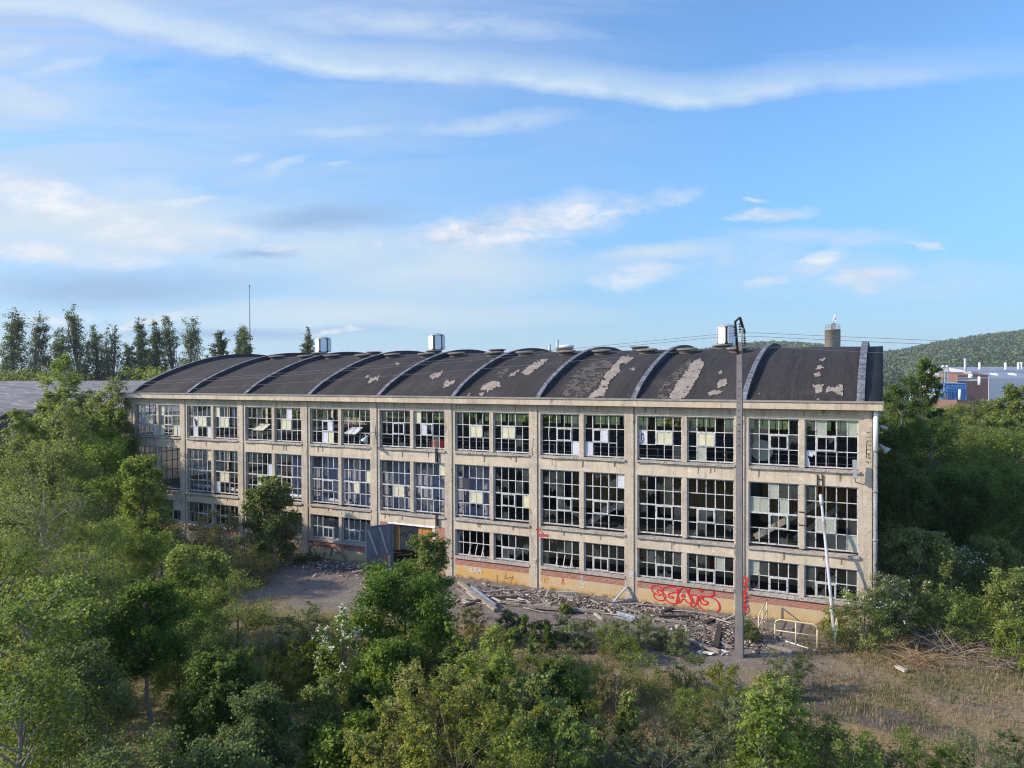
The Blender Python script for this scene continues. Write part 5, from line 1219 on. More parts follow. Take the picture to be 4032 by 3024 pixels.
# dead branch piles
def deadpile(cx, top, base, wid, mats, label, n=110, seed=1):
    B, H, r_ = place(cx, top, base, wid); r = np.random.default_rng(seed); paths = []; rad = []
    ax = r.uniform(0, 6.28)
    for k in range(n):
        a = np.array((r.normal(0, .5) * r_, r.normal(0, .45) * r_, abs(r.normal(.1, .15)))); az = r.choice([2.6, -.4, .3, 2.9, r.uniform(0, 6.28), r.uniform(0, 6.28)]) + r.normal(0, .45); l = r_ * r.uniform(.5, 1.3); up_ = r.uniform(.02, .55) * H * r.uniform(.2, 1)
        b = a + np.array((math.cos(az) * l, math.sin(az) * l * .8, up_)); mid = (a + b) / 2 + np.array((0, 0, .12 * l)) + r.normal(0, .06 * l, 3)
        s = np.linspace(0, 1, 5)[:, None]; P = (1 - s) ** 2 * a + 2 * s * (1 - s) * mid + s ** 2 * b
        paths.append(P); rad.append(np.linspace(.022, .006, 5) * r.uniform(.6, 1.5))
        for j in range(4):
            q = P[r.integers(1, 5)]; e = q + (b - a) * r.uniform(.15, .35) + r.normal(0, .12 * l, 3); paths.append(np.stack([q, (q + e) / 2 + r.normal(0, .03, 3), e])); rad.append(np.array((.009, .007, .004)))
    v, f_ = tubes_np(paths, rad, 4); o = link('dead_branches', np_mesh('dead_branches', v, f_), MAT[mats]); o.location = (B[0], B[1], .02)
    return tag(o, label, 'dead branches')
deadpile(1985, 1360, 1440, 110, 'twig_orange', 'fallen orange-barked branches in front of the flowering shrubs', seed=3, n=34)
deadpile(2045, 1330, 1415, 130, 'twig', 'grey dead branches behind the orange ones', seed=4, n=60)
deadpile(2175, 1385, 1445, 80, 'twig', 'bleached dead branches at the right edge', seed=6, n=40)
deadpile(1360, 1500, 1700, 220, 'twig', 'tangle of dead stems around the narrow sapling', seed=8, n=80)
deadpile(1660, 1600, 1760, 160, 'twig', 'dead stems left of the bottom right weeds', seed=9, n=50)
deadpile(150, 1120, 1300, 150, 'twig', 'bare twigs in the brown thicket on the left', seed=12, n=60)

def sample_ground(n, r, dmin, dmax, pxr=(-150, 4200)):
    D = np.sqrt(r.uniform(dmin ** 2, dmax ** 2, n)); fx = r.uniform(*pxr, n)
    X = CAM[0] + FW[0] * D + RT[0] * (fx - 2016) / FPX * D; Y = CAM[1] + FW[1] * D + RT[1] * (fx - 2016) / FPX * D
    return X, Y, D, fx
def fbm(x, y, s): return (np.sin(x * s + 1.7 * np.sin(y * s * .8)) + np.sin(y * s * 1.3 + 2.1 * np.sin(x * s * .7 + 1)) + np.sin((x + y) * s * 2.1) * .5) / 2.5
def yard(X, Y): return (Y > -9.5 + 2.2 * fbm(X, Y, .5)) & (X > 12) & (X < 51)
r = np.random.default_rng(21)
def tufts(name, n, dmin, dmax, hmin, hmax, w, mat, seed, mask, label, blades=3, tilt=.45, pxr=(-150, 4200)):
    r = np.random.default_rng(seed); X, Y, D, fx = sample_ground(n, r, dmin, dmax, pxr)
    k = mask(X, Y, fx) & ~((Y > -.35) & (X > -1.2) & (X < 54.2)); X, Y, D = X[k], Y[k], D[k]
    X = np.repeat(X, blades) + r.normal(0, .07, len(X) * blades); Y = np.repeat(Y, blades) + r.normal(0, .07, len(X)); D = np.repeat(D, blades)
    n = len(X); h = r.uniform(hmin, hmax, n) * (.7 + .5 * (fbm(X, Y, 1.1) + 1) / 2); az = r.uniform(0, 6.28, n); t = r.normal(0, tilt, n)
    d = np.stack([np.cos(az), np.sin(az), np.zeros(n)], 1); B = np.stack([X, Y, gz(X, Y) - .02], 1)
    tip = B + d * (h * np.sin(t))[:, None] * 1.2 + np.array((0, 0, 1.)) * (h * np.abs(np.cos(t)))[:, None]
    sd = np.stack([-np.sin(az), np.cos(az), np.zeros(n)], 1) * (w * D / 30 * .5)[:, None]; m_ = (B + tip) / 2 + np.array((0, 0, .08)) * h[:, None]
    V = np.stack([B - sd * .6, B + sd * .6, m_ + sd, tip, m_ - sd], 1)
    # five-sided blade as two quads sharing the middle
    V = np.stack([V[:, 0], V[:, 1], V[:, 2], V[:, 4], V[:, 4], V[:, 2], V[:, 3], V[:, 3] + sd * .15], 1).reshape(-1, 3)
    F = np.arange(n * 8).reshape(-1, 4); T = np.repeat(np.clip(.5 + .25 * fbm(X, Y, .35) + r.normal(0, .2, n), 0, 1), 8)
    return tag(link(name, np_mesh(name, V, F, T), LM[mat]), label, 'grass', kind='stuff')
def notyard(X, Y, fx): return ~yard(X, Y) | (fbm(X * 1.3, Y, 1.6) > .62)
right_dry = lambda X, Y, fx: (~yard(X, Y)) & (((fx > 2300) & (fbm(X, Y, .8) > -.55)) | (fbm(X, Y, .55) > .15))
tufts('dry_grass', 80000, 19, 60, .08, .34, .020, 'dry', 31, right_dry, 'dry straw-coloured grass over the waste ground')
tufts('grass', 46000, 17, 70, .10, .34, .020, 'green_grass', 32, lambda X, Y, fx: (~yard(X, Y)) & (((fx < 2700) & (fbm(X, Y, .7) > -.5)) | ((fbm(X + 9, Y, .6) > .30))), 'green grass between the shrubs')
tufts('clearing_grass', 26000, 22, 40, .06, .20, .022, 'green_grass', 34, lambda X, Y, fx: (fx > 2900) & (~yard(X, Y)) & (fbm(X + 3, Y + 5, .9) > .18), 'patchy green grass in the dry clearing')
tufts('yard_weeds', 5000, 26, 60, .06, .20, .022, 'dry', 33, lambda X, Y, fx: yard(X, Y) & (fbm(X, Y, .9) > .5), 'sparse withered weeds in the yard')
def weedleaf(name, n, dmin, dmax, mat, seed, mask, hmax, L, label):
    r = np.random.default_rng(seed); X, Y, D, fx = sample_ground(n, r, dmin, dmax); k = mask(X, Y, fx) & ~((Y > -.4) & (X > -1.3) & (X < 54.3)); X, Y = X[k], Y[k]; n = len(X)
    hh = np.abs(r.normal(0, .45, n)) * hmax * np.clip(.25 + .75 * (fbm(X, Y, .9) + 1) / 2, 0, 1)
    C = np.stack([X, Y, gz(X, Y) + hh + .02], 1); v, f_, t_ = leaves_np(C, np.zeros_like(C), L, .5, r, np.clip(.5 + .3 * fbm(X, Y, .8) + r.normal(0, .2, n), 0, 1), up=.9)
    return tag(link(name, np_mesh(name, v, f_, t_), LM[mat]), label, 'undergrowth', kind='stuff')
weedleaf('undergrowth', 90000, 17, 75, 'mid', 41, lambda X, Y, fx: (~yard(X, Y)) & (fx < 2900) & (fbm(X, Y, .45) > -.35), .55, .11, 'low green undergrowth between the trees')
weedleaf('brown_undergrowth', 40000, 19, 50, 'brown', 42, lambda X, Y, fx: (~yard(X, Y)) & (fx > 1200) & (fbm(X + 4, Y, .5) > -.1), .35, .10, 'brown withered undergrowth')
weedleaf('shade_undergrowth', 45000, 38, 95, 'oak', 43, lambda X, Y, fx: (fx > 3480), 1.6, .26, 'dense undergrowth below the right-hand wood')
weedleaf('left_undergrowth', 50000, 38, 90, 'mid', 44, lambda X, Y, fx: (fx < 700) & (X < -1.5), 2.2, .24, 'dense undergrowth left of the factory')
# rubble
def rubble(n, seed):
    r = np.random.default_rng(seed); X, Y, D, fx = sample_ground(n, r, 24, 62)
    dens = (Y > -7.5 + 2 * fbm(X, Y, .6)) & (Y < -.12) & (X > 13) & (X < 53.5) & (fbm(X, Y, 1.1) + .5 * fbm(X, Y, 3.) > -.15 + .14 * np.abs(Y + 2.2))
    X, Y = X[dens], Y[dens]; n = len(X)
    l = np.exp(r.normal(-3.05, .55, n)); w = l * r.uniform(.25, .8, n); h = l * r.uniform(.06, .25, n)
    az = r.uniform(0, 6.28, n); tl = r.normal(0, .3, n)
    d = np.stack([np.cos(az) * np.cos(tl), np.sin(az) * np.cos(tl), np.sin(tl)], 1) * l[:, None]; s = np.stack([-np.sin(az), np.cos(az), r.normal(0, .25, n)], 1) * w[:, None]; u = np.array((0, 0, 1.)) * h[:, None]
    C = np.stack([X, Y, gz(X, Y) + h * .3], 1)
    cs = [C + d * a + s * b + u * c for a, b, c in ((-.5, -.5, 0), (.5, -.4, 0), (.45, .5, 0), (-.5, .4, 0), (-.4, -.45, 1), (.45, -.35, 1), (.4, .4, 1), (-.45, .35, 1))]
    V = np.stack(cs, 1).reshape(-1, 3); q = np.array([(4, 5, 6, 7), (0, 1, 5, 4), (1, 2, 6, 5), (2, 3, 7, 6), (3, 0, 4, 7)]); F = (q[None] + (np.arange(n) * 8)[:, None, None]).reshape(-1, 4)
    T = np.repeat(np.clip(r.beta(1.3, 2.0, n) + (r.uniform(0, 1, n) > .97) * .5, 0, 1), 8)
    t = NT('rubble'); at = t.n('Attribute', _attribute_name='tint'); cr = t.n('ValToRGB', Fac=at.outputs['Fac']); e = cr.color_ramp.elements
    e[0].color = (.055, .04, .033, 1); e[1].color = (.66, .62, .56, 1); e.new(.35).color = (.18, .148, .122, 1); e.new(.7).color = (.37, .32, .265, 1)
    return tag(link('rubble', np_mesh('rubble', V, F, T), t.fin(t.bsdf(cr.outputs[0], .95, .15))), 'broken slates, splinters and grit strewn along the facade', 'rubble', kind='stuff')
rubble(66000, 51)
# a denser heap by the pole
def heap(cx, cy, rx_, ry_, n, seed, label):
    r = np.random.default_rng(seed); c0 = grd(cx * K, cy * K); X = c0[0] + r.normal(0, rx_, n); Y = c0[1] + r.normal(0, ry_, n); n = len(X)
    l = r.uniform(.06, .32, n); w = l * r.uniform(.1, .5, n); h = l * .1; az = r.uniform(0, 6.28, n); tl = r.normal(0, .4, n)
    d = np.stack([np.cos(az) * np.cos(tl), np.sin(az) * np.cos(tl), np.sin(tl)], 1) * l[:, None]; s = np.stack([-np.sin(az), np.cos(az), r.normal(0, .3, n)], 1) * w[:, None]; u = np.array((0, 0, 1.)) * h[:, None]
    z = .22 * np.exp(-((X - c0[0]) / rx_) ** 2 - ((Y - c0[1]) / ry_) ** 2) * r.uniform(.1, 1, n)
    C = np.stack([X, Y, gz(X, Y) + z + .03], 1); cs = [C + d * a + s * b + u * c for a, b, c in ((-.5, -.5, 0), (.5, -.4, 0), (.45, .5, 0), (-.5, .4, 0), (-.4, -.45, 1), (.45, -.35, 1), (.4, .4, 1), (-.45, .35, 1))]
    V = np.stack(cs, 1).reshape(-1, 3); q = np.array([(4, 5, 6, 7), (0, 1, 5, 4), (1, 2, 6, 5), (2, 3, 7, 6), (3, 0, 4, 7)]); F = (q[None] + (np.arange(n) * 8)[:, None, None]).reshape(-1, 4)
    T = np.repeat(np.clip(r.beta(.8, 1.6, n), 0, 1), 8)
    return tag(link('debris', np_mesh('debris', V, F, T), bpy.data.materials['rubble']), label, 'debris', kind='stuff')
heap(1560, 1378, 1.1, .8, 1400, 61, 'heap of splintered slates and white flakes by the pole')
heap(1290, 1310, 3.4, .6, 2600, 62, 'splinters around the long timber pile')
heap(740, 1228, 2.2, .7, 1500, 63, 'grey slate chips in front of the black letters')
lath = MB().box(-.5, .5, -.03, .03, 0, .025).build('lath', MAT['wood_pale']); tag(lath, 'thin split lath lying among the rubble along the facade', 'lath', 'laths strewn along the facade')
r = np.random.default_rng(88)
for k in range(30):
    px, py = r.uniform(985, 1600), 0; py = 1262 + (px - 985) * .115 + abs(r.normal(0, 26)); B = grd(px * K, py * K)
    if B[1] > -.4: continue
    o = lath if k == 0 else lath.copy()
    if k: COL.objects.link(o)
    if k % 3 == 1: o.data = o.data if False else lath.data
    o.location = (B[0], B[1], gz(B[0], B[1]) + r.uniform(.04, .12)); o.rotation_euler = (r.normal(0, .3), r.normal(0, .12), r.normal(-.1, .7)); sc_ = r.uniform(.6, 2.3); o.scale = (sc_, r.uniform(.8, 2.2), 1)
# moss and yellow weed strips in the yard
weedleaf('moss_strip', 9000, 30, 55, 'yellow', 45, lambda X, Y, fx: yard(X, Y) & (np.abs(Y + 5.2 - .35 * (X - 22) * .3 + .6 * fbm(X, Y, .8)) < .35) & (X < 27), .14, .09, 'strip of yellow-green moss across the yard')

# ------------------------------------------------------------------ background: sheds, plant, tower, hill
def corr_roof():
    t = NT('corrugated_shed_roof'); P = t.pos(); z = t.n('SeparateXYZ', Vector=P)
    w = t.math('SINE', t.math('MULTIPLY', z.outputs[0], 6.0))
    col = t.mix(t.ramp(t.noise(t.map(P, (.12, .5, 1)), 1.4, 6, .7), .35, .65), (.11, .10, .105), (.22, .20, .205))
    col = t.mix(t.ramp(t.noise(t.map(P, (.10, .8, 1), rot=(0, 0, R(-26))), 2.2, 7, .85), .56, .62), col, (.52, .49, .47))
    col = t.mix(t.ramp(t.noise(P, .25, 6, .7), .55, .7, 0, .6), col, (.075, .068, .068))
    return t.fin(t.bsdf(col, .9, .2))
MAT['shed'] = corr_roof()
fl = np.array((FW[0], FW[1], 0)); fl /= np.linalg.norm(fl)
sh_ = empty('storage_shed', (0, 0, 0), 'long low shed with a weathered grey corrugated roof left of the factory', 'shed')
A0, A1 = dep(-700, 1512, 112), dep(760, 1512, 112); B0, B1 = dep(-700, 1512, 84), dep(760, 1512, 84)
zt, zb = dep(0, 1500, 112)[2], dep(0, 1625, 84)[2]
m = MB(); n = 10
for k in range(n):
    u, v = k / n, (k + 1) / n
    def lp(a, b, q): p = a + (b - a) * q; return (p[0], p[1], zb + (zt - zb) * (1 - (1 - q) ** 1.6))
    m.face([lp(B0, A0, u), lp(B1, A1, u), lp(B1, A1, v), lp(B0, A0, v)], 0)
m.build('roof', MAT['shed'], sh_)
m = MB(); C0, C1 = A0 + fl * 25, A1 + fl * 25
m.face([(A0[0], A0[1], zt), (A1[0], A1[1], zt), (C1[0], C1[1], zb), (C0[0], C0[1], zb)]); m.build('roof', MAT['shed'], sh_)
m = MB()
for a, b in ((B0, B1), (C1, C0), (C0, B0), (B1, C1)): m.face([(a[0], a[1], 0), (b[0], b[1], 0), (b[0], b[1], zb - .05), (a[0], a[1], zb - .05)])
m.build('wall', MAT['inner'], sh_)
for k, (px0, px1, pyt, D, lb) in enumerate(((-60, 215, 1615, 78, 'arched dark roof at the left edge below the grey shed'), (190, 410, 1625, 76, 'second arched dark roof half hidden by birches'))):
    o = empty('arched_shed', (0, 0, 0), lb, 'shed', 'arched sheds left of the factory'); a = dep(px0, 1512, D); b = dep(px1, 1512, D); zt_ = dep(px0, pyt, D)[2]; m = MB(); n = 16; wv = b - a; wv[2] = 0
    for q in range(n):
        u, v = q / n, (q + 1) / n; zu, zv = zt_ - 2.2 * (2 * u - 1) ** 2, zt_ - 2.2 * (2 * v - 1) ** 2; p0, p1 = a + wv * u, a + wv * v
        m.face([(p0[0], p0[1], zu), (p1[0], p1[1], zv), (p1[0] + fl[0] * 5, p1[1] + fl[1] * 5, zv), (p0[0] + fl[0] * 5, p0[1] + fl[1] * 5, zu)])
    m.build('roof', MAT['bitumen'], o); m = MB()
    m.face([(a[0], a[1], 0), (b[0], b[1], 0)] + [((a + wv * (1 - q / n))[0], (a + wv * (1 - q / n))[1], zt_ - 2.2 * (2 * (1 - q / n) - 1) ** 2 - .02) for q in range(n + 1)])
    m.build('wall', MAT['rib_side'], o); MB().tube([((a + wv * q / n)[0] - fl[0] * .1, (a + wv * q / n)[1] - fl[1] * .1, zt_ - 2.2 * (2 * q / n - 1) ** 2) for q in range(n + 1)], .14, 6).build('rim', MAT['pole'], o)
# water tower and mast
D = 320.; a = dep(*pz(4, 1104, 420), D); b = dep(*pz(4, 1246, 420), D); c = (a + b) / 2; rad = np.linalg.norm(b - a) / 2; zt = dep(*pz(4, 1175, 238), D)[2]
MAT['far_conc'] = worn('tower_concrete', (.30, .265, .215), (.235, .205, .165), .12, .95, stretch=(1, 1, .3))
wt = empty('water_tower', (c[0], c[1], 0), 'round concrete tower with a railing and a mast behind the roof', 'tower')
MB().lathe((0, 0, 0), [(rad, 0), (rad, zt - .3), (rad * 1.01, zt - .3), (rad * 1.01, zt)], 36).build('shaft', MAT['far_conc'], wt)
m = MB()
for k in range(18):
    t = k * math.pi / 9; x, y = rad * .95 * math.cos(t), rad * .95 * math.sin(t); m.tube([(x, y, zt), (x, y, zt + 1.9)], .06, 4)
for z in (1., 1.9): m.tube([(rad * .95 * math.cos(t), rad * .95 * math.sin(t), zt + z) for t in np.linspace(0, 2 * math.pi, 33)], .06, 4)
m.build('railing', MAT['zinc'], wt)
MB().box(-.6, .8, -.6, .6, zt, zt + 2.1).tube([(.2, 0, zt + 2.1), (.2, 0, zt + 2.6)], .7, 10).build('hatch', MAT['pole'], wt)
tp_ = dep(*pz(4, 1195, 95), D)[2]
m = MB(); dx = 1.2
for k in range(8): z0, z1 = zt + (tp_ - zt) * k / 8, zt + (tp_ - zt) * (k + 1) / 8; m.tube([(dx, 0, z0), (dx, 0, z1)], .14, 6, k % 2)
m.build('mast', [MAT['cowl'], MAT['red_cab']], wt)
MB().tube([(dx, 0, tp_ - .2), (dx - .5, 0, tp_ - 1.6), (dx - 1.2, 0, tp_ - 2.6)], [.35, .3, .12], 8).build('windsock', MAT['cowl'], wt)
D = 148.; b = dep(985, 1500, D); zt = dep(985, 1133, D)[2]
o = empty('antenna_mast', (b[0], b[1], 0), 'very thin tall mast rising among the poplars', 'mast'); MB().tube([(0, 0, 0), (0, 0, zt * .75), (0, 0, zt)], [.16, .12, .07], 6).build('mast', MAT['zinc'], o); MB().tube([(0, 0, zt), (0, 0, zt + .5)], .16, 6).build('tip', MAT['zinc'], o)
# industrial plant on the right
DI = 260.
def ip(x, y, D=DI): return dep(*pz('E', x, y), D)
def block(o, name, x0, x1, y0, y1, D, depth, mat):
    a, b = ip(x0, y1, D), ip(x1, y1, D); zt_ = ip(x0, y0, D)[2]; f3 = fl * depth
    return MB().hexa([(a[0], a[1], a[2]), (b[0], b[1], a[2]), tuple(b + f3)[:2] + (a[2],), tuple(a + f3)[:2] + (a[2],), (a[0], a[1], zt_), (b[0], b[1], zt_), tuple(b + f3)[:2] + (zt_,), tuple(a + f3)[:2] + (zt_,)]).build(name, MAT[mat], o)
MAT['hall_roof'] = worn('grey_blue_cladding', (.235, .25, .30), (.20, .215, .26), .1, .6); MAT['hall_wall'] = worn('pale_cladding', (.40, .42, .46), (.35, .37, .41), .1, .7)
MAT['brown_clad'] = worn('brown_cladding', (.21, .115, .095), (.165, .088, .072), .3, .8); MAT['blue_steel'] = worn('blue_paint', (.09, .25, .52), (.06, .19, .42), .4, .5)
def hall(name, label, x0, x1, ridge, eave, base, D, depth, cat='hall', rm='hall_roof'):
    o = empty(name, (0, 0, 0), label, cat); a, b = ip(x0, eave, D), ip(x1, eave, D); zr = ip(x0, ridge, D + depth / 2)[2]; ze = a[2]; f3 = fl * depth
    m = MB(); r0, r1 = a + f3 * .5, b + f3 * .5; e0, e1 = a + f3, b + f3
    m.face([(a[0], a[1], ze), (b[0], b[1], ze), (r1[0], r1[1], zr), (r0[0], r0[1], zr)]); m.face([(r0[0], r0[1], zr), (r1[0], r1[1], zr), (e1[0], e1[1], ze), (e0[0], e0[1], ze)]); m.build('roof', MAT[rm], o)
    m = MB()
    m.face([(a[0], a[1], 0), (b[0], b[1], 0), (b[0], b[1], ze), (a[0], a[1], ze)]); m.face([(e0[0], e0[1], 0), (e0[0], e0[1], ze), (e1[0], e1[1], ze), (e1[0], e1[1], 0)])
    m.face([(a[0], a[1], 0), (a[0], a[1], ze), (r0[0], r0[1], zr), (e0[0], e0[1], ze), (e0[0], e0[1], 0)]); m.face([(b[0], b[1], 0), (e1[0], e1[1], 0), (e1[0], e1[1], ze), (r1[0], r1[1], zr), (b[0], b[1], ze)]); m.build('wall', MAT['hall_wall'], o)
    return o
h1 = hall('industrial_hall', 'long grey-blue factory hall below the hill, the higher one', 1040, 2700, 485, 560, 700, 330, 30)
for x in (1315, 1840, 2095, 2155): p = ip(x, 495, 335); MB().tube([(p[0], p[1], p[2] - 3), (p[0], p[1], p[2] + 2.2)], .45, 8).build('chimney', MAT['cowl'], h1)
h2 = hall('industrial_hall', 'lower grey-blue hall with white roof lights in front of the higher one', 1500, 2700, 590, 715, 900, 290, 40)
for x, y in ((1960, 650), (1600, 650)):
    a = ip(x - 45, y + 18, 300); b = ip(x + 45, y - 18, 306); MB().hexa([(a[0], a[1], a[2]), (b[0], a[1], a[2]), (b[0], b[1], b[2]), (a[0], b[1], b[2]), (a[0], a[1], a[2] + .5), (b[0], a[1], a[2] + .5), (b[0], b[1], b[2] + .5), (a[0], b[1], b[2] + .5)]).build('roof_light', MAT['cowl'], h2)
h3 = hall('industrial_hall', 'small grey-blue hall behind the pipe tower', 695, 1060, 535, 715, 800, 300, 30)
p = ip(1025, 560, 296); MB().tube([(p[0], p[1], p[2] - 4), (p[0], p[1], p[2] + 5)], .5, 8).build('chimney', MAT['zinc'], h3)
o = hall('brown_shed', 'red-brown clad shed in front of the grey halls', 880, 1490, 588, 650, 800, 262, 14, 'shed', 'brown_clad')
for ch in o.children:
    if ch.name.startswith('wall'): ch.data.materials[0] = MAT['brown_clad']
a, b = ip(900, 710, 259), ip(1490, 710, 259); MB().tube([a, b], .2, 6).build('eaves_pipe', MAT['hall_wall'], o); a, b = ip(850, 755, 258), ip(1290, 755, 258); MB().tube([a, b], .28, 6).build('eaves_pipe', MAT['cowl'], o)
p = ip(1133, 625, 259); q = ip(1133, 715, 259); MB().tube([q, p], .75, 10).build('flue', MAT['cowl'], o)
block(o, 'roof_vent', 1150, 1215, 575, 620, 262, 5, 'zinc')
o = empty('pipe_tower', (0, 0, 0), 'open steel tower of pipes left of the small hall', 'process tower')
m = MB()
for x in (500, 545, 610, 680): a, b = ip(x, 900, 255), ip(x, 480, 255); m.tube([a, b], .22, 6); a, b = a + fl * 6, b + fl * 6; m.tube([a, b], .2, 6)
for y in (500, 600, 700, 790): m.tube([ip(495, y, 255), ip(685, y, 255)], .2, 4)
m.build('frame', MAT['zinc'], o)
m = MB()
for x, t_ in ((560, 30), (640, 30)): m.tube([ip(x, 800, 257), ip(x, 520, 257), ip(x + 10, 480, 257), ip(x + t_, 455, 257)], .32, 8)
m.build('pipe', MAT['cowl'], o)
m = MB(); m.tube([ip(590, 800, 256), ip(590, 560, 256)], .6, 10); m.build('column', MAT['ochre'], o)
block(o, 'platform', 540, 680, 700, 780, 257, 5, 'pole')
o = empty('pipe_rack', (0, 0, 0), 'bright blue steel pipe rack between the trees', 'pipe rack')
m = MB()
for x in (610, 690, 740, 800, 860, 930, 980, 1030): m.tube([ip(x, 1150, 225), ip(x, 815, 225)], .28, 4); m.tube([ip(x, 1150, 225) + fl * 5, ip(x, 815, 225) + fl * 5], .28, 4)
for y in (830, 880, 930, 990): m.tube([ip(610, y, 225), ip(1030, y, 225)], .3, 4); m.tube([ip(610, y, 225) + fl * 5, ip(1030, y, 225) + fl * 5], .25, 4)
m.build('frame', MAT['blue_steel'], o); block(o, 'tank', 900, 1030, 820, 930, 226, 4, 'blue_steel'); block(o, 'tank', 690, 800, 860, 970, 227, 3, 'blue_steel')
m = MB(); m.tube([ip(60, 815, 224), ip(480, 810, 224), ip(620, 800, 224), ip(900, 820, 224)], .28, 6); m.tube([ip(260, 910, 224), ip(600, 905, 224)], .22, 6); m.build('pipe', MAT['hall_wall'], o)
m = MB(); m.tube([ip(915, 1150, 224), ip(915, 940, 224)], .4, 8); m.tube([ip(305, 1000, 224), ip(305, 860, 224)], .3, 6); m.tube([ip(1310, 850, 224), ip(1310, 680, 224)], .4, 8); m.build('stand', MAT['cowl'], o)
o = empty('site_hut', (0, 0, 0), 'small cream hut with a blue door below the pipe rack', 'hut'); block(o, 'wall', 470, 620, 990, 1160, 222, 5, 'cornice'); block(o, 'door', 515, 600, 1045, 1110, 221.8, .3, 'blue_steel'); block(o, 'side_wall', 330, 468, 965, 1100, 224, 4, 'hall_wall')
# hill
def hillz(fx):  # crest line in source pixels
    return np.interp(fx, [2300, 2700, 2950, 3080, 3200, 3330, 3480, 3560, 3640, 3760, 3880, 4032, 4400, 5200], [1440, 1392, 1358, 1354, 1362, 1378, 1392, 1384, 1366, 1346, 1328, 1312, 1285, 1270])
DH0, DH1 = 560., 1150.
fxs = np.linspace(2200, 5200, 61); us = np.linspace(0, 1, 13); V = []
def hill_pt(fx, u):
    D = DH0 + (DH1 - DH0) * u; B = dep(fx, 1512, D); top = dep(fx, hillz(fx), DH1)[2]
    return np.array((B[0], B[1], max(-3, (top - 11) * math.sin(u * math.pi / 2) ** 1.15)))
for fx in fxs:
    for u in us: V.append(hill_pt(fx, u))
for fx in fxs: p = hill_pt(fx, 1.); V.append(p + fl * 900 + (0, 0, -p[2] - 5))
nu = len(us); Fh = []
for i in range(len(fxs) - 1):
    for j in range(nu - 1): a = i * nu + j; Fh.append((a, a + nu, a + nu + 1, a + 1))
    a = i * nu + nu - 1; c = len(fxs) * nu + i; Fh.append((a, a + nu, c + 1, c))
MAT['hill'] = worn('hill_floor', (.03, .045, .02), (.045, .06, .025), .02, .95)
tag(link('hill', np_mesh('hill', V, Fh, smooth=True), MAT['hill']), kind='structure')
r = np.random.default_rng(77); CC = []; TT = []; OO = []; per = 105
for k in range(5000):
    fx = r.uniform(2350, 4500); u = r.uniform(0, 1) ** .75; p = hill_pt(fx, u); w = r.uniform(4.5, 8.5); H = r.uniform(8, 14)
    q = r.normal(0, 1, (per, 3)); q[:, 2] = np.abs(q[:, 2]) * 1.1 - .2; q /= np.linalg.norm(q, axis=1, keepdims=True)
    CC.append(p + np.array((0, 0, H * .35)) + q * np.array((w, w, H * .65)) * r.uniform(.85, 1.05, (per, 1))); OO.append(q); TT.append(np.clip(r.beta(1.6, 2.4) + (r.uniform() > .94) * .35 + r.normal(0, .07, per), 0, 1))
v, f_, t_ = leaves_np(np.concatenate(CC), np.concatenate(OO), 2.1, .8, r, np.concatenate(TT), up=.2)
tag(link('hill_forest', np_mesh('hill_forest', v, f_, t_), LM['hill']), 'dense broadleaf forest covering the hill', 'forest', kind='stuff')
p = hill_pt(3860, 1.); o = empty('pylon', (p[0], p[1], p[2]), 'small lattice mast on the crest of the hill', 'mast')
m = MB()
for sx, sy in ((-2, -2), (2, -2), (2, 2), (-2, 2)): m.tube([(sx, sy, 0), (sx * .5, sy * .5, 24)], .3, 4)
for z in (6, 12, 18, 24): k = 2 - z / 24 * 1.; m.tube([(-k, -k, z), (k, -k, z), (k, k, z), (-k, k, z), (-k, -k, z)], .22, 4)
m.build('lattice', MAT['zinc'], o)

# ------------------------------------------------------------------ air
hm = bpy.data.materials.new('haze'); hm.use_nodes = True; hm.node_tree.nodes.clear()
ho = hm.node_tree.nodes.new('ShaderNodeOutputMaterial'); hv = hm.node_tree.nodes.new('ShaderNodeVolumePrincipled')
hv.inputs['Color'].default_value = (.80, .88, .97, 1); hv.inputs['Density'].default_value = HAZE = .00016; hv.inputs['Anisotropy'].default_value = .2
hm.node_tree.links.new(hv.outputs[0], ho.inputs[1])
tag(MB().box(-3040, 3040, -1540, 3540, -40, 135).build('haze', hm), 'thin blue evening haze over the far land', 'haze', kind='stuff')
# ------------------------------------------------------------------ sun and sky
EL, AZ = R(29.), R(56.)             # evening sun, behind the camera's left shoulder
sd = Vector((-math.sin(AZ) * math.cos(EL), -math.cos(AZ) * math.cos(EL), math.sin(EL)))
sun = bpy.data.objects.new('sun', bpy.data.lights.new('sun', 'SUN')); COL.objects.link(sun)
sun.data.energy = SUN_E = 3.4; sun.data.angle = R(.9); sun.data.color = (1., .87, .70)
sun.rotation_euler = sd.to_track_quat('Z', 'Y').to_euler()
WST, EXPO = .15, .98
W = bpy.data.worlds.new('World'); SC.world = W; W.use_nodes = True; nt = W.node_tree; nt.nodes.clear()
t = NT.__new__(NT); t.t = nt
out = nt.nodes.new('ShaderNodeOutputWorld'); bg = nt.nodes.new('ShaderNodeBackground'); nt.links.new(bg.outputs[0], out.inputs[0])
sky = nt.nodes.new('ShaderNodeTexSky'); sky.sky_type = 'NISHITA'; sky.sun_disc = False; sky.sun_elevation = EL; sky.sun_rotation = math.atan2(sd.x, sd.y); sky.altitude = 100; sky.air_density = 1.0; sky.dust_density = .6; sky.ozone_density = 2.0
bg.inputs['Strength'].default_value = WST
dirn = nt.nodes.new('ShaderNodeTexCoord').outputs['Generated']
def dot(v): return t.n('VectorMath', _operation='DOT_PRODUCT', i0=dirn, i1=tuple(v)).outputs['Value']
F0, R0 = (-_s, _c, 0), (_c, _s, 0)
den = t.math('MAXIMUM', dot(F0), .05)
u = t.math('DIVIDE', dot(R0), den); v = t.math('DIVIDE', dot((0, 0, 1)), den)
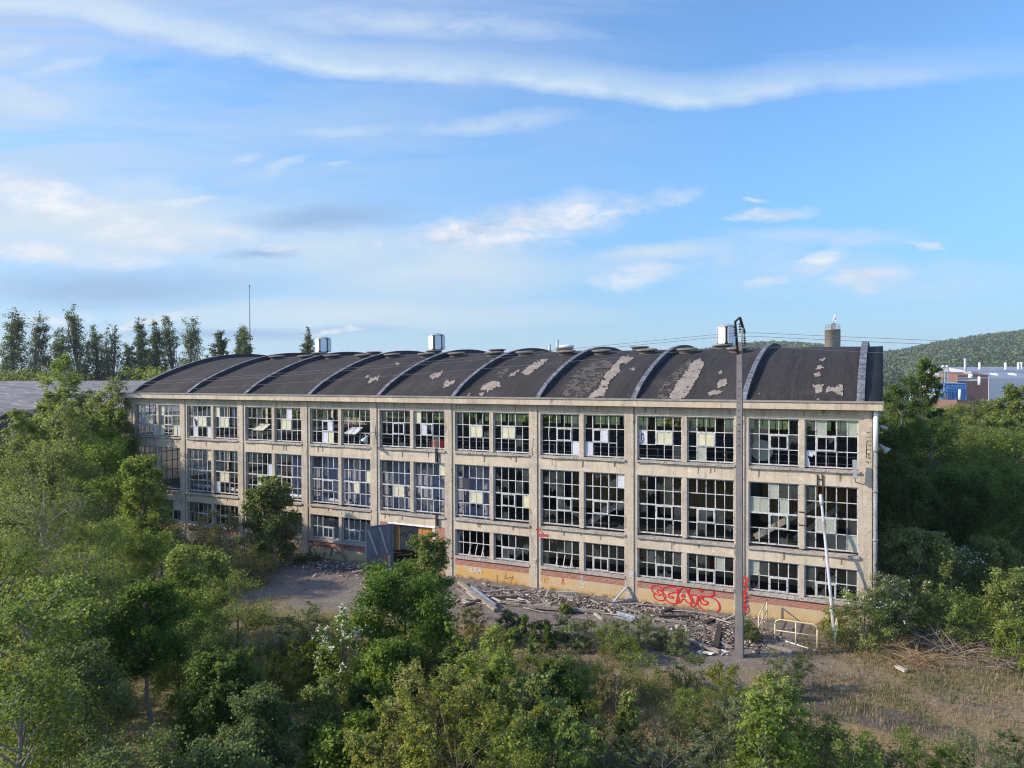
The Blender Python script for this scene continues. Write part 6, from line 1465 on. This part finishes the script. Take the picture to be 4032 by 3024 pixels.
uv = t.n('CombineXYZ', X=u, Y=v).outputs[0]
front = t.ramp(dot(F0), .08, .35)
nA = t.n('TexNoise', Vector=t.map(uv, (3.2, 9., 1)), Scale=1., Detail=7, Roughness=.62); nB = t.n('TexNoise', Vector=t.map(uv, (10, 22, 1)), Scale=1., Detail=8, Roughness=.66)
nC = t.n('TexNoise', Vector=t.map(uv, (2.2, 14., 1), rot=(0, 0, R(-8))), Scale=1., Detail=9, Roughness=.66, Distortion=.6)
warp = t.n('VectorMath', _operation='MULTIPLY_ADD', i0=t.n('VectorMath', _operation='SUBTRACT', i0=nB.outputs[1], i1=(.5, .5, .5)).outputs[0], i1=(.09, .045, 0), i2=uv).outputs[0]
warp2 = t.n('VectorMath', _operation='MULTIPLY_ADD', i0=t.n('VectorMath', _operation='SUBTRACT', i0=nA.outputs[1], i1=(.5, .5, .5)).outputs[0], i1=(.16, .05, 0), i2=uv).outputs[0]
def UV(px, py): return ((px * K - 2016) / FPX, (1473 - py * K) / FPX)
def blob(px, py, a, b, rot, soft, src=warp):
    c = UV(px, py)
    mp = t.n('Mapping', _vector_type='TEXTURE', Vector=src, Location=(c[0], c[1], 0), Rotation=(0, 0, R(rot)), Scale=(a * K / FPX, b * K / FPX, 1)).outputs[0]
    return t.ramp(t.n('VectorMath', _operation='LENGTH', i0=mp).outputs['Value'], 1., 1. - soft)
def union(L):
    x = L[0]
    for y in L[1:]: x = t.math('MAXIMUM', x, y)
    return x
def vis(r_, g_, b_):
    k = 1 / (WST * 2 ** EXPO)
    return tuple(k * ((x / 255 + .055) / 1.055) ** 2.4 for x in (r_, g_, b_))
col = sky.outputs[0]
col = t.mix(1., col, SKYTINT if 'SKYTINT' in globals() else (.50, .70, .86), 'MULTIPLY')
CG = vis(150, 182, 222)
# pale haze low in the sky
hz = t.ramp(v, .0, .46, 1., 0.); hz = t.math('POWER', hz, 1.25)
low = t.mix(t.ramp(v, .0, .16), vis(182, 214, 228), vis(120, 180, 232))
col = t.mix(t.math('MULTIPLY', hz, .93), col, low)
# high veil on the left
veil = t.math('MULTIPLY', t.ramp(u, -.8, .3, 1., 0.), t.ramp(nC.outputs[0], .30, .58)); veil = t.math('MULTIPLY', veil, t.ramp(v, .02, .12))
col = t.mix(t.math('MULTIPLY', veil, .95), col, vis(194, 216, 240))
veil2 = t.math('MULTIPLY', t.ramp(v, .36, .50), t.ramp(nC.outputs[0], .42, .66)); veil2 = t.math('MULTIPLY', veil2, t.ramp(u, .28, .0))
col = t.mix(t.math('MULTIPLY', veil2, .75), col, vis(170, 195, 240))
# the long cirrus band
fc = t.n('FloatCurve', Value=t.ramp(t.math('ADD', u, 0.), -.70, .70))
cv = fc.mapping.curves[0]; pts = [(-60, 20), (180, 30), (400, 88), (560, 120), (700, 152), (950, 168), (1250, 196), (1500, 228), (1700, 200), (2000, 176), (2212, 158)]
P2 = [((UV(x, y)[0] + .7) / 1.4, UV(x, y)[1]) for x, y in pts]
cv.points[0].location = (0, P2[0][1]); cv.points[1].location = (1, P2[-1][1])
for x, y in P2: 
    if .01 < x < .99: cv.points.new(x, y)
fc.mapping.update()
wv = t.n('SeparateXYZ', Vector=warp2)
dv = t.math('SUBTRACT', t.math('ADD', v, t.math('MULTIPLY', t.math('SUBTRACT', nB.outputs[0], .5), .022)), fc.outputs[0])
band = t.math('MULTIPLY', t.ramp(dv, -.012, .004), t.ramp(t.math('ADD', dv, t.math('MULTIPLY', t.math('SUBTRACT', nC.outputs[0], .5), .05)), .046, .0))
band = t.math('MULTIPLY', band, t.ramp(nB.outputs[0], .30, .58, .45, 1.)); band = t.math('MULTIPLY', t.math('POWER', band, .9), t.ramp(u, .66, .30, .25, 1.))
col = t.mix(t.math('MULTIPLY', band, .97), col, vis(212, 232, 248))
wisp = union([blob(780, 272, 150, 17, 4, .95, warp2), blob(1050, 262, 230, 26, 3, .99, warp2), blob(70, 212, 190, 34, -10, .9, warp2), blob(20, 118, 90, 22, 8, .9, warp2), blob(150, 140, 110, 16, 14, .95, warp2), blob(30, 185, 120, 18, -14, .9, warp2), blob(330, 50, 330, 34, -16, .98, warp2), blob(900, 60, 420, 34, -4, .99, warp2), blob(620, 360, 80, 13, 18, .9), blob(735, 357, 45, 8, 12, .9), blob(540, 350, 40, 9, 14, .9), blob(300, 400, 160, 30, 4, .98, warp2), blob(1780, 515, 330, 26, 0, .98, warp2), blob(1850, 600, 420, 60, 0, .99, warp2), blob(1500, 560, 300, 40, 3, .99, warp2)])
wisp = t.math('MULTIPLY', t.math('POWER', wisp, .7), t.ramp(nB.outputs[0], .30, .55))
col = t.mix(t.math('MULTIPLY', wisp, .72), col, vis(208, 226, 245))
# broad pale sheets low down
sheet = union([blob(980, 590, 350, 85, 2, .85, warp2), blob(300, 490, 460, 110, -4, .8, warp2), blob(700, 540, 330, 70, 0, .9, warp2), blob(800, 680, 600, 40, 0, .9, warp2), blob(1420, 540, 170, 24, 4, .9, warp2), blob(90, 480, 300, 70, -4, .8, warp2)])
sheet = t.math('MULTIPLY', sheet, t.ramp(nA.outputs[0], .28, .52, .45, 1))
col = t.mix(t.math('MULTIPLY', t.math('POWER', sheet, .75), .9), col, vis(214, 230, 241))
# slate-blue layers
grey = union([blob(230, 625, 400, 50, 0, .75, warp2), blob(690, 470, 230, 34, 3, .8, warp2), blob(520, 715, 420, 16, 0, .8, warp2), blob(560, 548, 90, 16, 0, .8), blob(1010, 500, 90, 18, 6, .9)])
col = t.mix(t.math('MULTIPLY', grey, .78), col, CG)
# bright cumulus
cum = union([blob(1130, 488, 275, 64, 9, .85), blob(1000, 505, 140, 50, 6, .6), blob(1100, 520, 160, 34, 4, .7), blob(1370, 448, 170, 27, 13, .85), blob(1240, 470, 120, 36, 8, .5), blob(1370, 595, 115, 30, 6, .9), blob(1668, 466, 105, 15, 4, .9), blob(1780, 563, 62, 24, 22, .9), blob(1650, 612, 55, 17, 8, .95), blob(1866, 628, 42, 15, 10, .9), blob(1630, 436, 30, 6, 0, .95), blob(1870, 600, 110, 20, 4, .95), blob(1990, 538, 50, 9, 0, .9),
             blob(60, 420, 190, 58, -16, .65), blob(230, 462, 240, 40, -6, .8), blob(330, 500, 260, 40, -3, .95), blob(380, 440, 110, 12, 2, .8), blob(70, 540, 150, 28, -4, .65), blob(250, 555, 130, 24, 0, .75), blob(590, 532, 90, 10, -2, .8), blob(816, 518, 22, 8, 0, .7), blob(120, 690, 110, 12, 8, .85), blob(310, 695, 120, 14, 10, .85), blob(700, 722, 60, 9, 4, .85), blob(765, 716, 25, 9, 10, .8)])
cum = t.math('MULTIPLY', t.math('POWER', cum, .75), t.ramp(t.noise(t.map(uv, (13, 34, 1), rot=(0, 0, R(6))), 1., 10, .7, .4), .34, .58, .12, 1.))
shade = t.ramp(t.noise(t.map(uv, (9, 26, 1), (0, .012, 0)), 1., 6, .6), .36, .62)
cc = t.mix(shade, vis(204, 220, 238), vis(246, 247, 250))
col = t.mix(t.math('MULTIPLY', cum, .98), col, cc)
base = t.mix(1., sky.outputs[0], (.85, 1.0, 1.2), 'MULTIPLY')
fin = t.mix(front, base, col)
nt.links.new(fin, bg.inputs[0])
W.cycles.sampling_method = 'MANUAL'; W.cycles.sample_map_resolution = 512
vs = SC.view_settings; vs.view_transform = 'Standard'; vs.look = 'None'; vs.exposure = EXPO; vs.gamma = 1.0
SC.cycles.use_adaptive_sampling = False; SC.cycles.use_denoising = True; SC.cycles.denoiser = 'OPENIMAGEDENOISE'; SC.cycles.denoising_input_passes = 'RGB_ALBEDO_NORMAL'; SC.cycles.denoising_prefilter = 'NONE'; SC.cycles.pixel_filter_type = 'BLACKMAN_HARRIS'; SC.cycles.filter_width = 1.1
SC.cycles.max_bounces = 6; SC.cycles.transparent_max_bounces = 8; SC.cycles.caustics_reflective = False; SC.cycles.caustics_refractive = False
